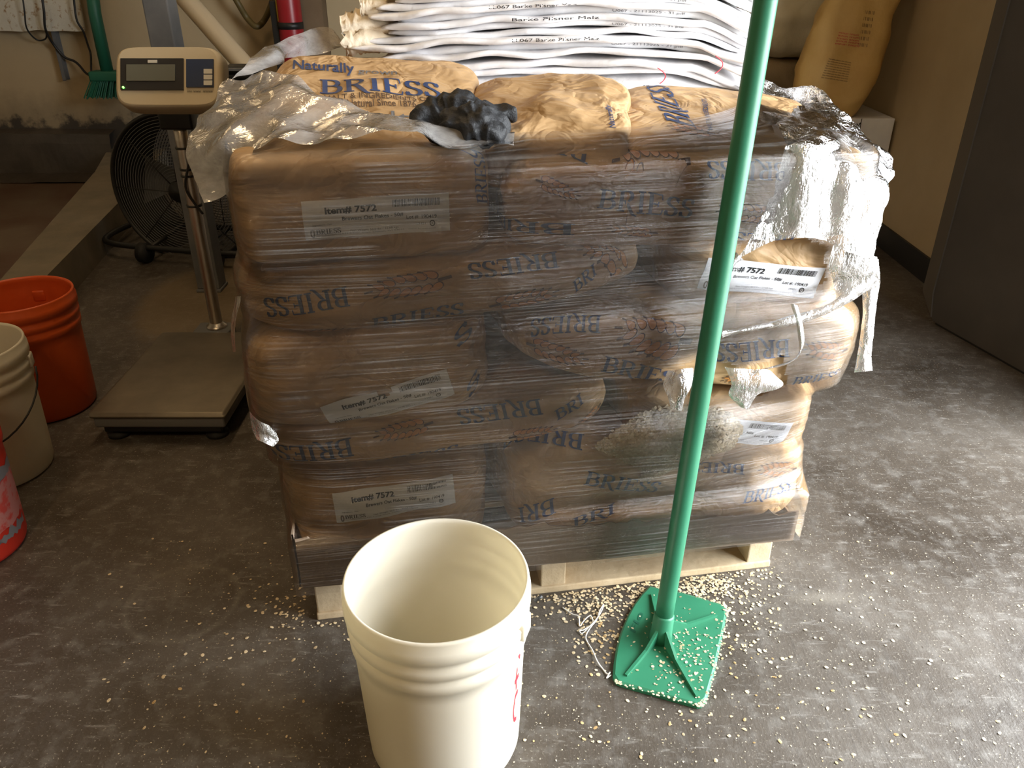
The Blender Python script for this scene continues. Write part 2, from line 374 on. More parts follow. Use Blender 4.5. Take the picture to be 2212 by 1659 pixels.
# kerb round the wash bay, and the bay's red wet floor and cove
kz = .15
k_in = [(-1.72, 2.62), (-1.99, 4.30), (-2.16, 5.15)]; k_out = [(-1.86, 2.62), (-2.33, 4.55), (-2.52, 5.15)]
poly = k_in + k_out[::-1]
struct(MB().prism(poly, 0, kz).build('kerb', 'concrete_kerb', origin=(0, 0, 0)))
poly = [(-1.90, 2.6), (-2.36, 4.5), (-2.54, 5.05), (X0, 5.05), (X0, 2.6)]
struct(MB().prism(poly, 0.0, .006).build('wash_bay_floor', 'floor_red', origin=(0, 0, 0)))
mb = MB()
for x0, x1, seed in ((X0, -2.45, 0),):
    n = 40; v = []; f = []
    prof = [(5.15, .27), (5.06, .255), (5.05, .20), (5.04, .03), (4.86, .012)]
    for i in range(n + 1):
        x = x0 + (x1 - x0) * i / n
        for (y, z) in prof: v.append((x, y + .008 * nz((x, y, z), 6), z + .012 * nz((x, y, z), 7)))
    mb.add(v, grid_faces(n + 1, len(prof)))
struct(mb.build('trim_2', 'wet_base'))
# brown board post and dull panel against the back wall
p0 = at_y(652, 40, 5.0); p1 = at_y(700, 40, 5.0)
sbox('column_brown', 'brown_panel', p0[0], p1[0], 4.98, 5.16, 0, ZC)
sbox('wall_panel', 'wall_right', p1[0] + .002, 1.75, 5.09, 5.16, 0, ZC)

# ================================================================== pallet
pr = thing('pallet', 'wooden shipping pallet with open stringer gaps under the wrapped stack', 'pallet', tuple(PA), YAW)
def PT(x, y, z): return tuple(pal(x, y, z))
for u0 in (0.0, .475, .95): MB().box(u0, u0 + .055, 0.004, 1.2, .016, .108, PT, .003).build('stringer', 'wood', pr)
for v0 in (0.0, .55, 1.10): MB().box(-.002, 1.006, v0, v0 + .10, 0.0, .018, PT, .003).build('bottom_board', 'wood', pr)
for i in range(7): MB().box(-.002, 1.006, i * .183, i * .183 + .11, .108, .126, PT, .003).build('deck_board', 'wood', pr)

# ================================================================== malt bags
BAGV = []   # all body vertices, for the wrap
def superbox(n, p):
    """cube grid pushed to a p-norm unit surface"""
    key = {}; V = []; Fc = []
    def idx(q):
        k = tuple(int(round(c * 1000)) for c in q)
        if k not in key: key[k] = len(V); V.append(q)
        return key[k]
    for ax in range(3):
        for s in (-1, 1):
            for i in range(n):
                for j in range(n):
                    c = []
                    for (a, b) in ((i, j), (i + 1, j), (i + 1, j + 1), (i, j + 1)):
                        q = [0, 0, 0]; q[ax] = s; q[(ax + 1) % 3] = -1 + 2 * a / n; q[(ax + 2) % 3] = -1 + 2 * b / n; c.append(idx(tuple(q)))
                    Fc.append(tuple(c) if s > 0 else tuple(c[::-1]))
    V = np.array(V, float); V = np.sign(V) * np.abs(V) ** .85
    r = (np.abs(V) ** p).sum(1) ** (1 / p); return V / r[:, None], Fc
SB = {}
def bag_shape(fn, n, p, seed, lump=.010, fold=.006, pinch=0.0, foldscale=7., crum=.010, cs=8.):
    if (n, p) not in SB: SB[(n, p)] = superbox(n, p)
    Q, Fc = SB[(n, p)]
    V = []
    for x, y, z in Q:
        if pinch: z = z * (1 - pinch * abs(x) ** 5)
        w = np.array(fn(x, y, z))
        d = np.array(fn(x * 1.05, y * 1.05, z * 1.05)) - np.array(fn(x, y, z)); d /= np.linalg.norm(d) + 1e-9
        a = lump * nz(w, 5.5, seed) + fold * (ridge((w[0], w[1], w[2] * 1.7), foldscale, seed + 3) - .6) + .003 * nz(w, 22, seed)
        if crum:
            q = Vector((w[0] * cs + seed, w[1] * cs, w[2] * cs * 1.4)); q = q + noise.noise_vector(q * .7) * .5
            d1 = noise.voronoi(q)[0]; a += crum * (d1[0] - .45) + crum * .35 * (noise.voronoi(q * 2.3)[0][0] - .45)
        V.append(w + d * a)
    return np.array(V), Fc
class Bag:
    def __init__(s, name, label, V, Fc, mat='kraft', group=None, base=None, rot=YAW):
        if base is None: base = (V[:, 0].mean(), V[:, 1].mean(), V[:, 2].min())
        s.root = thing(name, label, 'bag', base, rot, group); s.V = V
        s.body = mk('bag_body', V, Fc, mat, s.root)
        s.bvh = BVHTree.FromPolygons([Vector(v) for v in V], Fc)
    def hit(s, px, py):
        r = Vector(ray(px, py)).normalized(); h = s.bvh.ray_cast(Vector(O), r)
        return np.array(h[0]) if h[0] is not None else None
    def frame(s, a, b, c, Y=None):
        P = [s.hit(*q) for q in (a, b, c)]
        good = [q for q in P if q is not None]
        if not good: good = [pal(*((lambda f: (f[0], -.03, f[1]))(front(*a))))]
        # points beyond the bag's edge: meet the vertical front plane (or the depth) of the others
        for i, q in enumerate((a, b, c)):
            if P[i] is None:
                r = ray(*q)
                if Y is None:
                    t = np.dot(good[0] - O, PV) / np.dot(r, PV)
                else: t = Y / r[1]
                P[i] = O + r * t
        return P
    def decal(s, verts, faces, P, name, mat, parent=None, off=.0012, fm=None, direction=None):
        a, ex, ey = P[0], P[1] - P[0], P[2] - P[0]
        if direction is None:
            d = np.cross(ex, ey); d /= np.linalg.norm(d) + 1e-12
            if np.dot(d, a - O) < 0: d = -d
        else: d = direction
        out = []; ok = []
        for x, y in verts:
            w = a + ex * x + ey * y; h = s.bvh.ray_cast(Vector(w - d * .25), Vector(d), .6)
            if h[0] is None: ok.append(False); out.append(w)
            else:
                nn = np.array(h[1]); 
                if np.dot(nn, d) > 0: nn = -nn
                ok.append(True); out.append(np.array(h[0]) + nn * off * .3 - d * off)
        F2 = []; M2 = []
        for i, f in enumerate(faces):
            if all(ok[k] for k in f): F2.append(f); M2.append(0 if fm is None else fm[i])
        if not F2: return None
        return mk(name, out, F2, mat, parent or s.root, False, fm=M2 if isinstance(mat, list) else None)

# ---- printed marks -------------------------------------------------
def stroke(pts, a=.10, b=.035, n=10):
    P = catmull(pts, n) if len(pts) > 2 else [np.array(pts[0], float) + (np.array(pts[1], float) - np.array(pts[0], float)) * t for t in np.linspace(0, 1, n + 1)]
    P = np.array(P); v = []; f = []
    for i in range(len(P)):
        t = P[min(i + 1, len(P) - 1)] - P[max(i - 1, 0)]; t = t / (np.linalg.norm(t) + 1e-9); nn = np.array([-t[1], t[0]])
        h = math.sqrt((a * nn[0]) ** 2 + (b * nn[1]) ** 2); v += [tuple(P[i] + nn * h), tuple(P[i] - nn * h)]
    f = [(2 * i, 2 * i + 1, 2 * i + 3, 2 * i + 2) for i in range(len(P) - 1)]
    return v, f
def arc(cx, cy, rx, ry, a0, a1, n=9): return [(cx + rx * math.cos(math.radians(a0 + (a1 - a0) * i / (n - 1))), cy + ry * math.sin(math.radians(a0 + (a1 - a0) * i / (n - 1)))) for i in range(n)]
def serif(x): return [([(x - .2, .03), (x + .2, .03)],), ([(x - .2, .97), (x + .2, .97)],), ([(x, .0), (x, 1.0)],)]
GL = {
 'B': (serif(.22) + [([(.22, .965), (.5, .965)] ,), (arc(.48, .75, .25, .215, 90, -90),), ([(.22, .53), (.5, .53)],), (arc(.52, .285, .29, .25, 90, -90),), ([(.22, .035), (.52, .035)],)], .93),
 'R': (serif(.22) + [([(.22, .965), (.5, .965)],), (arc(.48, .735, .26, .23, 90, -90),), ([(.22, .505), (.48, .505)],), ([(.42, .50), (.56, .34), (.72, .10), (.88, -.08), (1.05, -.12)],)], .98),
 'I': (serif(.24), .50),
 'E': (serif(.22) + [([(.22, .965), (.74, .965)],), ([(.22, .52), (.58, .52)],), ([(.22, .035), (.8, .035)],), ([(.73, .97), (.76, .74)], .03, .03), ([(.58, .64), (.58, .40)], .03, .03), ([(.79, .03), (.83, .27)], .03, .03)], .90),
 'S': ([([(.62, .78), (.54, .92), (.38, .97), (.2, .9), (.13, .74), (.22, .60), (.42, .49), (.58, .37), (.62, .22), (.52, .07), (.34, .03), (.16, .1), (.08, .26)],), ([(.62, .98), (.63, .72)], .03, .03), ([(.07, .30), (.07, .02)], .03, .03)], .74),
}
def word(txt, track=.02):
    V = []; Fc = []; x = 0
    for ch in txt:
        st, w = GL[ch]
        for s in st:
            v, f = stroke(s[0], *(s[1:] if len(s) > 1 else ())); b = len(V)
            V += [(p[0] + x, p[1]) for p in v]; Fc += [tuple(i + b for i in q) for q in f]
        x += w + track
    return [(p[0] / x, p[1]) for p in V], Fc
WORD = word('BRIESS'); WORD_BRI = word('BRI'); WORD_SS = word('S')
def wheat():
    V = []; Fc = []; FM = []
    def poly(pts, m):
        b = len(V); V.extend(pts); n = len(pts)
        if m == 0:
            c = tuple(np.mean(np.array(pts), 0)); V.append(c)
            for i in range(n): Fc.append((b + i, b + (i + 1) % n, b + n)); FM.append(0)
    AS = 3.4   # the ear is about 3.4 times longer than high
    def kern(cx, cy, L, W, ang):
        ca, sa = math.cos(ang), math.sin(ang); inn = []; out = []
        for k in range(16):
            t = 2 * math.pi * k / 16; x = math.cos(t) * L / 2; y = math.sin(t) * W / 2 * (1 + .45 * math.cos(t))
            for lst, g in ((inn, .86), (out, 1.0)): lst.append((cx + (x * ca - y * sa) * g, (cy + (x * sa + y * ca) * g) * AS))
        b = len(V); V.extend(inn); V.extend(out)
        for k in range(16): k2 = (k + 1) % 16; Fc.append((b + k, b + k2, b + 16 + k2, b + 16 + k)); FM.append(1)
        poly(inn, 0)
    def line(p, q, w):
        v, f = stroke([p, q], w, w * AS, 4); b = len(V); V.extend([(x, y * AS) for x, y in v]); Fc.extend([tuple(i + b for i in g) for g in f]); FM.extend([1] * len(f))
    K = 6
    for i in range(K):
        x = .17 + .118 * i; s = .82 + .05 * i
        for sg in (1, -1):
            cx, cy = x + (.045 if sg < 0 else 0), sg * (.040 + .045 * min(1, i / 2))
            ang = -sg * .42
            kern(cx, cy, .19 * s, .085 * s, ang)
            tx, ty = cx - .095 * s * math.cos(ang), cy - .095 * s * math.sin(ang); line((tx, ty), (tx - .05, ty + sg * .012), .003)
    line((.84, .0), (1.0, .02), .006); line((.1, 0), (0, -.012), .003)
    return V, Fc, FM
WHEAT = wheat()
def put_word(bag, a, b, c, w=None, mat='ink_blue', Y=None): return bag.decal(*(w or WORD), bag.frame(a, b, c, Y), 'printed_word', mat)
def put_wheat(bag, a, b, half, Y=None):
    d = np.array(b, float) - np.array(a, float); L = np.linalg.norm(d); nn = np.array([d[1], -d[0]]) / L
    c = tuple(np.array(a, float) + nn * half * 2)
    return bag.decal(WHEAT[0], WHEAT[1], bag.frame(a, b, c, Y), 'printed_wheat_ear', ['ink_orange', 'ink_brown'], fm=WHEAT[2])
FONTC = {}
def text2d(txt, bold=0.0, cell=.25):
    k = (txt, bold)
    if k in FONTC: return FONTC[k]
    cu = bpy.data.curves.new('t', 'FONT'); cu.body = txt; cu.size = 1.0; cu.offset = bold; cu.resolution_u = 3
    o = bpy.data.objects.new('t', cu); COL.objects.link(o); bpy.context.view_layer.update()
    me = o.evaluated_get(bpy.context.evaluated_depsgraph_get()).to_mesh()
    bm = bmesh.new(); bm.from_mesh(me); o.evaluated_get(bpy.context.evaluated_depsgraph_get()).to_mesh_clear()
    bmesh.ops.remove_doubles(bm, verts=bm.verts[:], dist=1e-5)
    xs = [v.co.x for v in bm.verts]; x0, x1 = min(xs), max(xs)
    x = x0 + cell
    while x < x1:
        bmesh.ops.bisect_plane(bm, geom=bm.verts[:] + bm.edges[:] + bm.faces[:], plane_co=(x, 0, 0), plane_no=(1, 0, 0)); x += cell
    bm.verts.index_update(); V = [((v.co.x - x0) / (x1 - x0), v.co.y / .72) for v in bm.verts]; Fc = [[v.index for v in f.verts] for f in bm.faces]; bm.free()
    bpy.data.objects.remove(o); bpy.data.curves.remove(cu)
    FONTC[k] = (V, Fc); return FONTC[k]
rb = random.Random(3)
BARS = []; xx = 0.0
while xx < 1:
    w = rb.choice([.011, .011, .016, .024]); BARS.append((xx, min(xx + w, 1))); xx += w + rb.choice([.011, .012, .018])
def put_label(bag, tl, tr, br, bl, torn=False):
    P = [bag.hit(*q) for q in (tl, tr, br, bl)]
    good = [q for q in P if q is not None]
    for i, q in enumerate((tl, tr, br, bl)):
        if P[i] is None:
            r = ray(*q); P[i] = O + r * (np.dot(good[0] - O, PV) / np.dot(r, PV))
    TL, TR, BR, BL = P
    d = np.cross(TR - TL, BL - TL); d /= np.linalg.norm(d)
    if np.dot(d, TL - O) < 0: d = -d
    def surf(x, y, off):
        w = (BL * (1 - x) + BR * x) * (1 - y) + (TL * (1 - x) + TR * x) * y
        h = bag.bvh.ray_cast(Vector(w - d * .2), Vector(d), .4)
        return (np.array(h[0]) if h[0] is not None else w) - d * off
    NX, NY = 36, 10
    G = np.array([[surf(i / NX, j / NY, .0015) for i in range(NX + 1)] for j in range(NY + 1)])
    # paper is stiffer than the bag: relax the sheet a little, staying proud
    depth = (G - TL) @ d
    for _ in range(6):
        s = depth.copy(); s[1:-1, :] = (depth[:-2, :] + depth[2:, :] + 2 * depth[1:-1, :]) / 4
        s[:, 1:-1] = (s[:, :-2] + s[:, 2:] + 2 * s[:, 1:-1]) / 4; depth = np.minimum(s, (G - TL) @ d)
    G = G + (depth - (G - TL) @ d)[..., None] * d
    fcs = grid_faces(NY + 1, NX + 1)
    if torn:
        keep = []
        for f in fcs:
            i = f[0] % (NX + 1); j = f[0] // (NX + 1)
            if j >= 7 and 16 <= i <= 19 and not (j == 7 and i in (16, 19)): continue
            keep.append(f)
        fcs = keep
    lab = mk('label', G.reshape(-1, 3), fcs, 'label', bag.root, True); lab['label'] = 'white paper item label with black print'
    def on(x, y, off):
        fx = min(max(x * NX, 0), NX - 1e-6); fy = min(max(y * NY, 0), NY - 1e-6); i, j = int(fx), int(fy); a, b = fx - i, fy - j
        return (G[j, i] * (1 - a) + G[j, i + 1] * a) * (1 - b) + (G[j + 1, i] * (1 - a) + G[j + 1, i + 1] * a) * b - d * off
    def txt(t, x0, y0, w, h, bold=0.0, mat='ink_black', W=None):
        V, Fc = W or text2d(t, bold)
        mk('label_print', [on(x0 + vx * w, y0 + vy * h, .0008) for vx, vy in V], Fc, mat, lab, False)
    txt('Item# 7572', .15, .65, .35, .17, .030)
    txt('Brewers Oat Flakes - 50#', .26, .45, .42, .10, .014)
    txt('Lot #: 190419', .70, .36, .21, .10, .008)
    txt('Ingredients: Oats', .06, .36, .13, .04, 0)
    txt('', .075, .13, .17, .13, mat='ink_black', W=WORD)
    txt('MALT & INGREDIENTS CO.', .075, .07, .17, .035)
    txt('Net Weight 50.0 lbs / 22.68 kgs', .31, .15, .33, .05, 0, 'ink_grey')
    txt('625 S Irish Road, Chilton, WI 53014   www.briess.com', .25, .09, .65, .028, 0, 'ink_grey')
    txt('19451', .77, .20, .06, .055, 0, 'ink_grey'); txt('K', .872, .20, .014, .06, .01)
    v, f = stroke(arc(.878, .23, .016, .065, 0, 360, 17), .003, .012, 2); mk('label_print', [on(*p, .0008) for p in v], f, 'ink_black', lab, False)
    v, f = stroke(arc(.052, .16, .011, .10, 0, 360, 17), .004, .02, 2); mk('label_print', [on(*p, .0008) for p in v], f, 'ink_brown', lab, False)
    V = []; Fc = []
    for a, b in BARS:
        n = len(V); V += [on(.61 + .33 * a, .70, .0008), on(.61 + .33 * b, .70, .0008), on(.61 + .33 * b, .90, .0008), on(.61 + .33 * a, .90, .0008)]; Fc.append((n, n + 1, n + 2, n + 3))
    mk('barcode', V, Fc, 'ink_black', lab, False)
    return lab

def stack_bag(label, u0, u1, zb0, zb1, zt0, zt1, v0, v1, n=54, p=5.0, seed=0, pinch=0, group=None, lump=.010, fold=.006, mat='kraft'):
    def fn(x, y, z):
        s = (x + 1) / 2; zb = zb0 + (zb1 - zb0) * s; zt = zt0 + (zt1 - zt0) * s
        return pal(u0 + (u1 - u0) * s, v0 + (v1 - v0) * (y + 1) / 2, zb + (zt - zb) * (z + 1) / 2)
    V, Fc = bag_shape(fn, n, p, seed, lump, fold, pinch, crum=.012 if n > 20 else 0); BAGV.append(V)
    return Bag('malt_bag', label, V, Fc, mat, group)
FV = -.045
L5 = stack_bag('kraft malt bag, end with white item label, topmost on the scale side of the stack', -.04, .375, .785, .79, .965, .962, FV, .62, p=9, seed=1)
R5 = stack_bag('kraft malt bag lying sideways on the top layer, beside the green handle', .40, 1.07, .79, .775, .938, .93, FV + .005, .42, p=8, seed=2)
L4 = stack_bag('kraft malt bag lying sideways, second layer from top on the scale side', -.06, .655, .645, .695, .80, .815, FV, .42, p=5, seed=3, pinch=.35)
R4 = stack_bag('kraft malt bag end with unsoiled white label beside the green handle, second layer from top', .70, 1.06, .640, .63, .795, .79, FV + .035, .62, p=6, seed=4)
L3 = stack_bag('kraft malt bag end with torn tilted white label, middle layer of the stack', -.07, .37, .475, .48, .665, .695, FV - .005, .62, p=6, seed=5)
R3 = stack_bag('torn kraft malt bag lying sideways in the middle layer, split beside the green handle', .40, 1.11, .545, .445, .69, .655, FV - .005, .42, p=4.5, seed=6, pinch=.3)
L2 = stack_bag('kraft malt bag lying sideways, second layer from the pallet, wedged under torn label', -.05, .615, .375, .42, .50, .535, FV + .005, .42, p=5, seed=7, pinch=.2)
R2 = stack_bag('kraft malt bag end with white label half behind spilled oats', .655, 1.05, .325, .32, .495, .455, FV + .025, .62, p=5.5, seed=8)
L1 = stack_bag('kraft malt bag end with white label resting in the cardboard tray, bottom layer', -.045, .37, .13, .13, .395, .41, FV + .01, .62, p=5, seed=9)
R1 = stack_bag('kraft malt bag lying sideways in the cardboard tray, bottom layer', .395, 1.062, .13, .13, .40, .335, FV + .012, .42, p=5, seed=10, pinch=.1)
zl = [.13, .315, .475, .64, .80, .955]
for k in range(5):
    z0, z1 = zl[k] + .003, zl[k + 1]
    nm = ['bottom', 'second', 'middle', 'fourth', 'top'][k]
    spots = [(-.03, .40, .63, 1.21), (.41, 1.03, .43, .81), (.41, 1.03, .82, 1.21)] if k % 2 == 0 else [(-.03, .59, .43, .81), (-.03, .59, .82, 1.21), (.60, 1.03, .63, 1.21)]
    for j, (a, b, c, d) in enumerate(spots):
        stack_bag('plain kraft malt bag in the back rows of the %s layer' % nm, a, b, z0, z0, z1, z1, c, d, n=14, p=6, seed=20 + 3 * k + j, group='malt bags in the back rows of the stack')

# marks printed on the front bags
def W(bag, *a, **k): put_word(bag, *a, **k)
W(R5, (1275, 326), (1075, 285), (1270, 358)); W(R5, (1700, 352), (1522, 348), (1700, 392)); W(R5, (1288, 448), (1494, 471), (1296, 407))
W(R5, (1245, 484), (1075, 452), (1243, 508)); put_wheat(R5, (1322, 345), (1492, 357), 27); put_wheat(R5, (1255, 424), (1158, 385), 14)
put_wheat(R5, (1545, 455), (1680, 465), 22); put_wheat(R5, (1310, 492), (1420, 505), 12)
W(R5, (1720, 508), (1560, 498), (1722, 536))
W(L5, (1052, 440), (1056, 330), (1030, 438))
W(L4, (749, 618), (566, 643), (758, 660)); put_wheat(L4, (786, 632), (976, 600), 27); W(L4, (1202, 543), (1006, 570), (1209, 577))
W(L4, (804, 718), (1004, 684), (803, 688)); put_wheat(L4, (1208, 628), (1056, 660), 19); put_wheat(L4, (771, 714), (640, 728), 16)
W(L4, (1241, 632), (1290, 590), (1236, 610), w=WORD_BRI); put_wheat(L4, (1245, 540), (1385, 520), 12)
W(L3, (988, 752), (1022, 712), (975, 728), w=WORD_SS); W(L3, (1012, 860), (1048, 826), (1004, 838), w=WORD_SS)
W(R3, (1300, 682), (1147, 690), (1297, 720)); put_wheat(R3, (1328, 705), (1490, 745), 25); put_wheat(R3, (1272, 777), (1138, 738), 22)
W(R3, (1296, 801), (1479, 844), (1307, 768)); W(R3, (1253, 818), (1100, 786), (1250, 838)); W(R3, (1705, 731), (1537, 741), (1706, 770))
put_wheat(R3, (1731, 753), (1850, 768), 22); W(R3, (1713, 838), (1824, 828), (1717, 814)); put_wheat(R3, (1555, 822), (1640, 800), 12)
W(L2, (758, 944), (556, 984), (766, 983)); put_wheat(L2, (806, 944), (936, 914), 20); W(L2, (1166, 861), (983, 884), (1174, 894))
W(L2, (812, 1019), (993, 976), (809, 996)); put_wheat(L2, (1205, 925), (1098, 944), 14); W(L2, (1203, 908), (1262, 868), (1196, 888), w=WORD_BRI)
put_wheat(L2, (1250, 922), (1310, 893), 12)
W(R1, (1263, 940), (1090, 928), (1258, 974)); W(R1, (1259, 1046), (1417, 1064), (1269, 1017)); W(R1, (1609, 1002), (1470, 996), (1608, 1025))
put_wheat(R1, (1636, 1015), (1745, 1020), 19); W(R1, (1602, 1087), (1722, 1074), (1611, 1061)); W(R1, (1198, 1074), (1118, 1096), (1202, 1106), w=WORD_BRI)
W(R1, (1237, 1143), (1330, 1106), (1236, 1120), w=WORD_BRI); 
put_label(L5, (650, 435), (969, 415), (972, 497), (661, 518))
put_label(R4, (1530, 556), (1783, 578), (1755, 644), (1505, 622))
put_label(L3, (691, 879), (964, 796), (982, 850), (719, 932), torn=True)
put_label(R2, (1462, 884), (1714, 912), (1683, 962), (1440, 940))
put_label(L1, (717, 1065), (977, 1023), (984, 1085), (728, 1129))

# loose, half-emptied bags lying on top, behind the front edge
def top_bag(label, FL, FR, BR, BL, th, n=72, p=5.5, seed=0, lump=.014, fold=.012, pinch=0, fs=6., crum=.018, cs=9.):
    FL, FR, BR, BL = [at_y(*q) for q in (FL, FR, BR, BL)]
    up = np.cross(FR - FL, BL - FL); up /= np.linalg.norm(up)
    def fn(x, y, z):
        a, b = (x + 1) / 2, (y + 1) / 2
        return (FL * (1 - a) + FR * a) * (1 - b) + (BL * (1 - a) + BR * a) * b + up * ((z - 1) / 2 * th)
    V, Fc = bag_shape(fn, n, p, seed, lump, fold, pinch, fs, crum=crum, cs=cs)
    return Bag('malt_bag', label, V, Fc, 'kraft_top', None, rot=0)
T1 = top_bag('opened kraft malt bag face up on the stack behind the black gloves', (588, 312, 1.36), (1030, 312, 1.42), (1040, 118, 1.86), (588, 102, 1.80), .10, seed=31, lump=.014, fold=.006, crum=.014)
T3 = top_bag('kraft malt bag face up on the stack with sideways lettering by the green handle', (1325, 312, 1.385), (1775, 306, 1.46), (1740, 200, 1.90), (1330, 168, 1.86), .085, seed=33, lump=.012, fold=.006, crum=.024, cs=7.)
T2 = top_bag('crumpled kraft malt bag slumped on top of the stack between two lettered bags', (1040, 312, 1.35), (1352, 312, 1.375), (1335, 150, 1.76), (1015, 168, 1.74), .095, seed=35, lump=.026, fold=.012, fs=4.5, crum=.060, cs=6.5)
W(T1, (690, 203), (958, 213), (690, 173), Y=1.65)
def tprint(bag, t, a, b, c, mat='ink_blue', bold=.01, Y=1.65):
    V, Fc = text2d(t, bold); bag.decal(V, Fc, bag.frame(a, b, c, Y), 'printed_line', mat)
tprint(T1, 'Naturally', (632, 150), (766, 160), (634, 131), bold=.02); tprint(T1, 'grown', (773, 160), (858, 162), (774, 148), 'ink_grey')
tprint(T1, 'MALT & INGREDIENTS CO.', (700, 217), (940, 220), (700, 207), 'ink_brown'); tprint(T1, 'All Natural Since 1876', (720, 228), (900, 232), (720, 218), 'ink_brown')
tprint(T1, 'Malt', (740, 262), (890, 268), (740, 236), 'ink_grey', .0)
W(T3, (1505, 280), (1440, 188), (1440, 262), Y=1.7); tprint(T3, 'MALT & INGREDIENTS', (1540, 282), (1525, 215), (1528, 282), Y=1.7)
put_wheat(T3, (1440, 272), (1545, 292), 10, Y=1.6); tprint(T2, 'Naturally', (1330, 278), (1318, 230), (1316, 276), Y=1.5)

# ================================================================== cardboard tray
tr = thing('cardboard_tray', 'brown corrugated tray with a torn rim under the bottom bags', 'tray', tuple(pal(.5, .6, .126)), YAW)
def tray_panel(name, a, b, out, zb0, zb1, zt0, zt1, seed, n=90):
    v = []; f = []; a = np.array(a); b = np.array(b); out = np.array(out)
    for i in range(n + 1):
        t = i / n; p = a + (b - a) * t; zb = zb0 + (zb1 - zb0) * t; zt = zt0 + (zt1 - zt0) * t
        tear = .010 * nz((t * 3, seed, 0), 4) + .008 * nz((t * 9, seed, 3), 4) + (.008 * random.random() if random.random() < .35 else 0)
        zt += tear
        for k, z in enumerate(np.linspace(zb, zt, 5)):
            w = .004 * nz((t * 4, z * 12, seed), 1.6); lean = .006 * (k / 4) ** 2 * nz((t * 6, 0, seed + 5), 2)
            for th in (0, .004): q = pal(p[0] + out[0] * (th + w + lean), p[1] + out[1] * (th + w + lean), z); v.append(tuple(q))
    C = 10
    for i in range(n):
        for k in range(4):
            for th in (0, 1): f.append((i * C + 2 * k + th, (i + 1) * C + 2 * k + th, (i + 1) * C + 2 * k + 2 + th, i * C + 2 * k + 2 + th)[::1 if th else -1])
        f.append((i * C + 8, i * C + 9, (i + 1) * C + 9, (i + 1) * C + 8)); f.append((i * C, (i + 1) * C, (i + 1) * C + 1, i * C + 1))
    return mk(name, v, f, 'card', tr, False)
tray_panel('front_panel', (-.014, -.046), (1.018, -.046), (0, -1), .134, .115, .25, .188, 1)
tray_panel('side_panel', (-.016, -.043), (-.03, 1.22), (-1, 0), .134, .134, .262, .25, 2, 40)
tray_panel('side_panel', (1.014, -.043), (1.014, 1.22), (1, 0), .116, .13, .165, .18, 3, 40)
tray_panel('back_panel', (-.03, 1.225), (1.015, 1.225), (0, 1), .13, .13, .25, .2, 4, 40)

# ================================================================== oats spilled inside the wrap
def flake_mesh(c, nrm, r, rng, V, Fc):
    nrm = np.array(nrm, float); nrm /= np.linalg.norm(nrm); a = np.cross(nrm, [rng.random() - .5, rng.random() - .5, rng.random() + .1]); a /= np.linalg.norm(a) + 1e-9; b = np.cross(nrm, a)
    base = len(V); k = 7; asp = .6 + .35 * rng.random()
    for j in range(k):
        t = 2 * math.pi * j / k; rr = r * (.85 + .3 * rng.random()); V.append(tuple(c + a * rr * math.cos(t) + b * rr * asp * math.sin(t) + nrm * (r * .12 * rng.random())))
    V.append(tuple(c + nrm * r * .17)); V.append(tuple(c - nrm * r * .12))
    for j in range(k): Fc.append((base + j, base + (j + 1) % k, base + k)); Fc.append((base + (j + 1) % k, base + j, base + k + 1))
heap_poly = [(1298, 1002), (1345, 962), (1400, 928), (1452, 905), (1530, 893), (1592, 905), (1622, 945), (1602, 985), (1545, 1012), (1470, 1030), (1405, 1056), (1385, 1052), (1400, 1030), (1340, 1012)]
HP = np.array([front(x, y, .06) for x, y in heap_poly])
def inpoly(x, y, P):
    c = False; n = len(P); dmin = 9
    for i in range(n):
        x1, y1 = P[i]; x2, y2 = P[(i + 1) % n]
        if (y1 > y) != (y2 > y) and x < (x2 - x1) * (y - y1) / (y2 - y1) + x1: c = not c
        t = max(0, min(1, ((x - x1) * (x2 - x1) + (y - y1) * (y2 - y1)) / ((x2 - x1) ** 2 + (y2 - y1) ** 2))); dmin = min(dmin, math.hypot(x - x1 - t * (x2 - x1), y - y1 - t * (y2 - y1)))
    return c, dmin
V = []; Fc = []; rng = random.Random(5); cnt = 0
vd = Vector(PV)
def front_depth(u, z):
    best = None
    for bg in (R2, R1, R3, L2):
        h = bg.bvh.ray_cast(Vector(pal(u, -.4, z)), vd, 1.0)
        if h[0] is not None:
            d = np.dot(np.array(h[0]) - PA, PV); best = d if best is None else min(best, d)
    return best if best is not None else 0.0
while cnt < 4200:
    u = rng.uniform(HP[:, 0].min(), HP[:, 0].max()); z = rng.uniform(HP[:, 1].min(), HP[:, 1].max()); c, d = inpoly(u, z, HP)
    if not c: continue
    th = .004 + .022 * min(1, d / .04) + .004 * nz((u, z, 0), 18)
    w = min(front_depth(u, z), .0) - th
    flake_mesh(pal(u, w + rng.uniform(-.002, .004), z), -PV + np.array([rng.uniform(-.6, .6), 0, rng.uniform(-.4, .8)]), rng.uniform(.0024, .0042), rng, V, Fc); cnt += 1
# dense core under the loose flakes
gu = np.linspace(HP[:, 0].min(), HP[:, 0].max(), 50); gz = np.linspace(HP[:, 1].min(), HP[:, 1].max(), 34); idx = {}
for i, u in enumerate(gu):
    for j, z in enumerate(gz):
        c, d = inpoly(u, z, HP)
        if c: idx[(i, j)] = len(V); V.append(tuple(pal(u, min(front_depth(u, z), 0) - .002 - .020 * min(1, d / .04), z)))
for (i, j) in list(idx):
    q = [(i, j), (i + 1, j), (i + 1, j + 1), (i, j + 1)]
    if all(k in idx for k in q): Fc.append(tuple(idx[k] for k in q))
oh = mk('spilled_oats', V, Fc, 'oat', None, False, tuple(pal(.8, -.05, .33)), YAW)
tag(oh, 'pale heap of spilled oat flakes trapped behind clear film by the white label', 'oats'); oh['kind'] = 'stuff'
HEAPV = np.array(V)

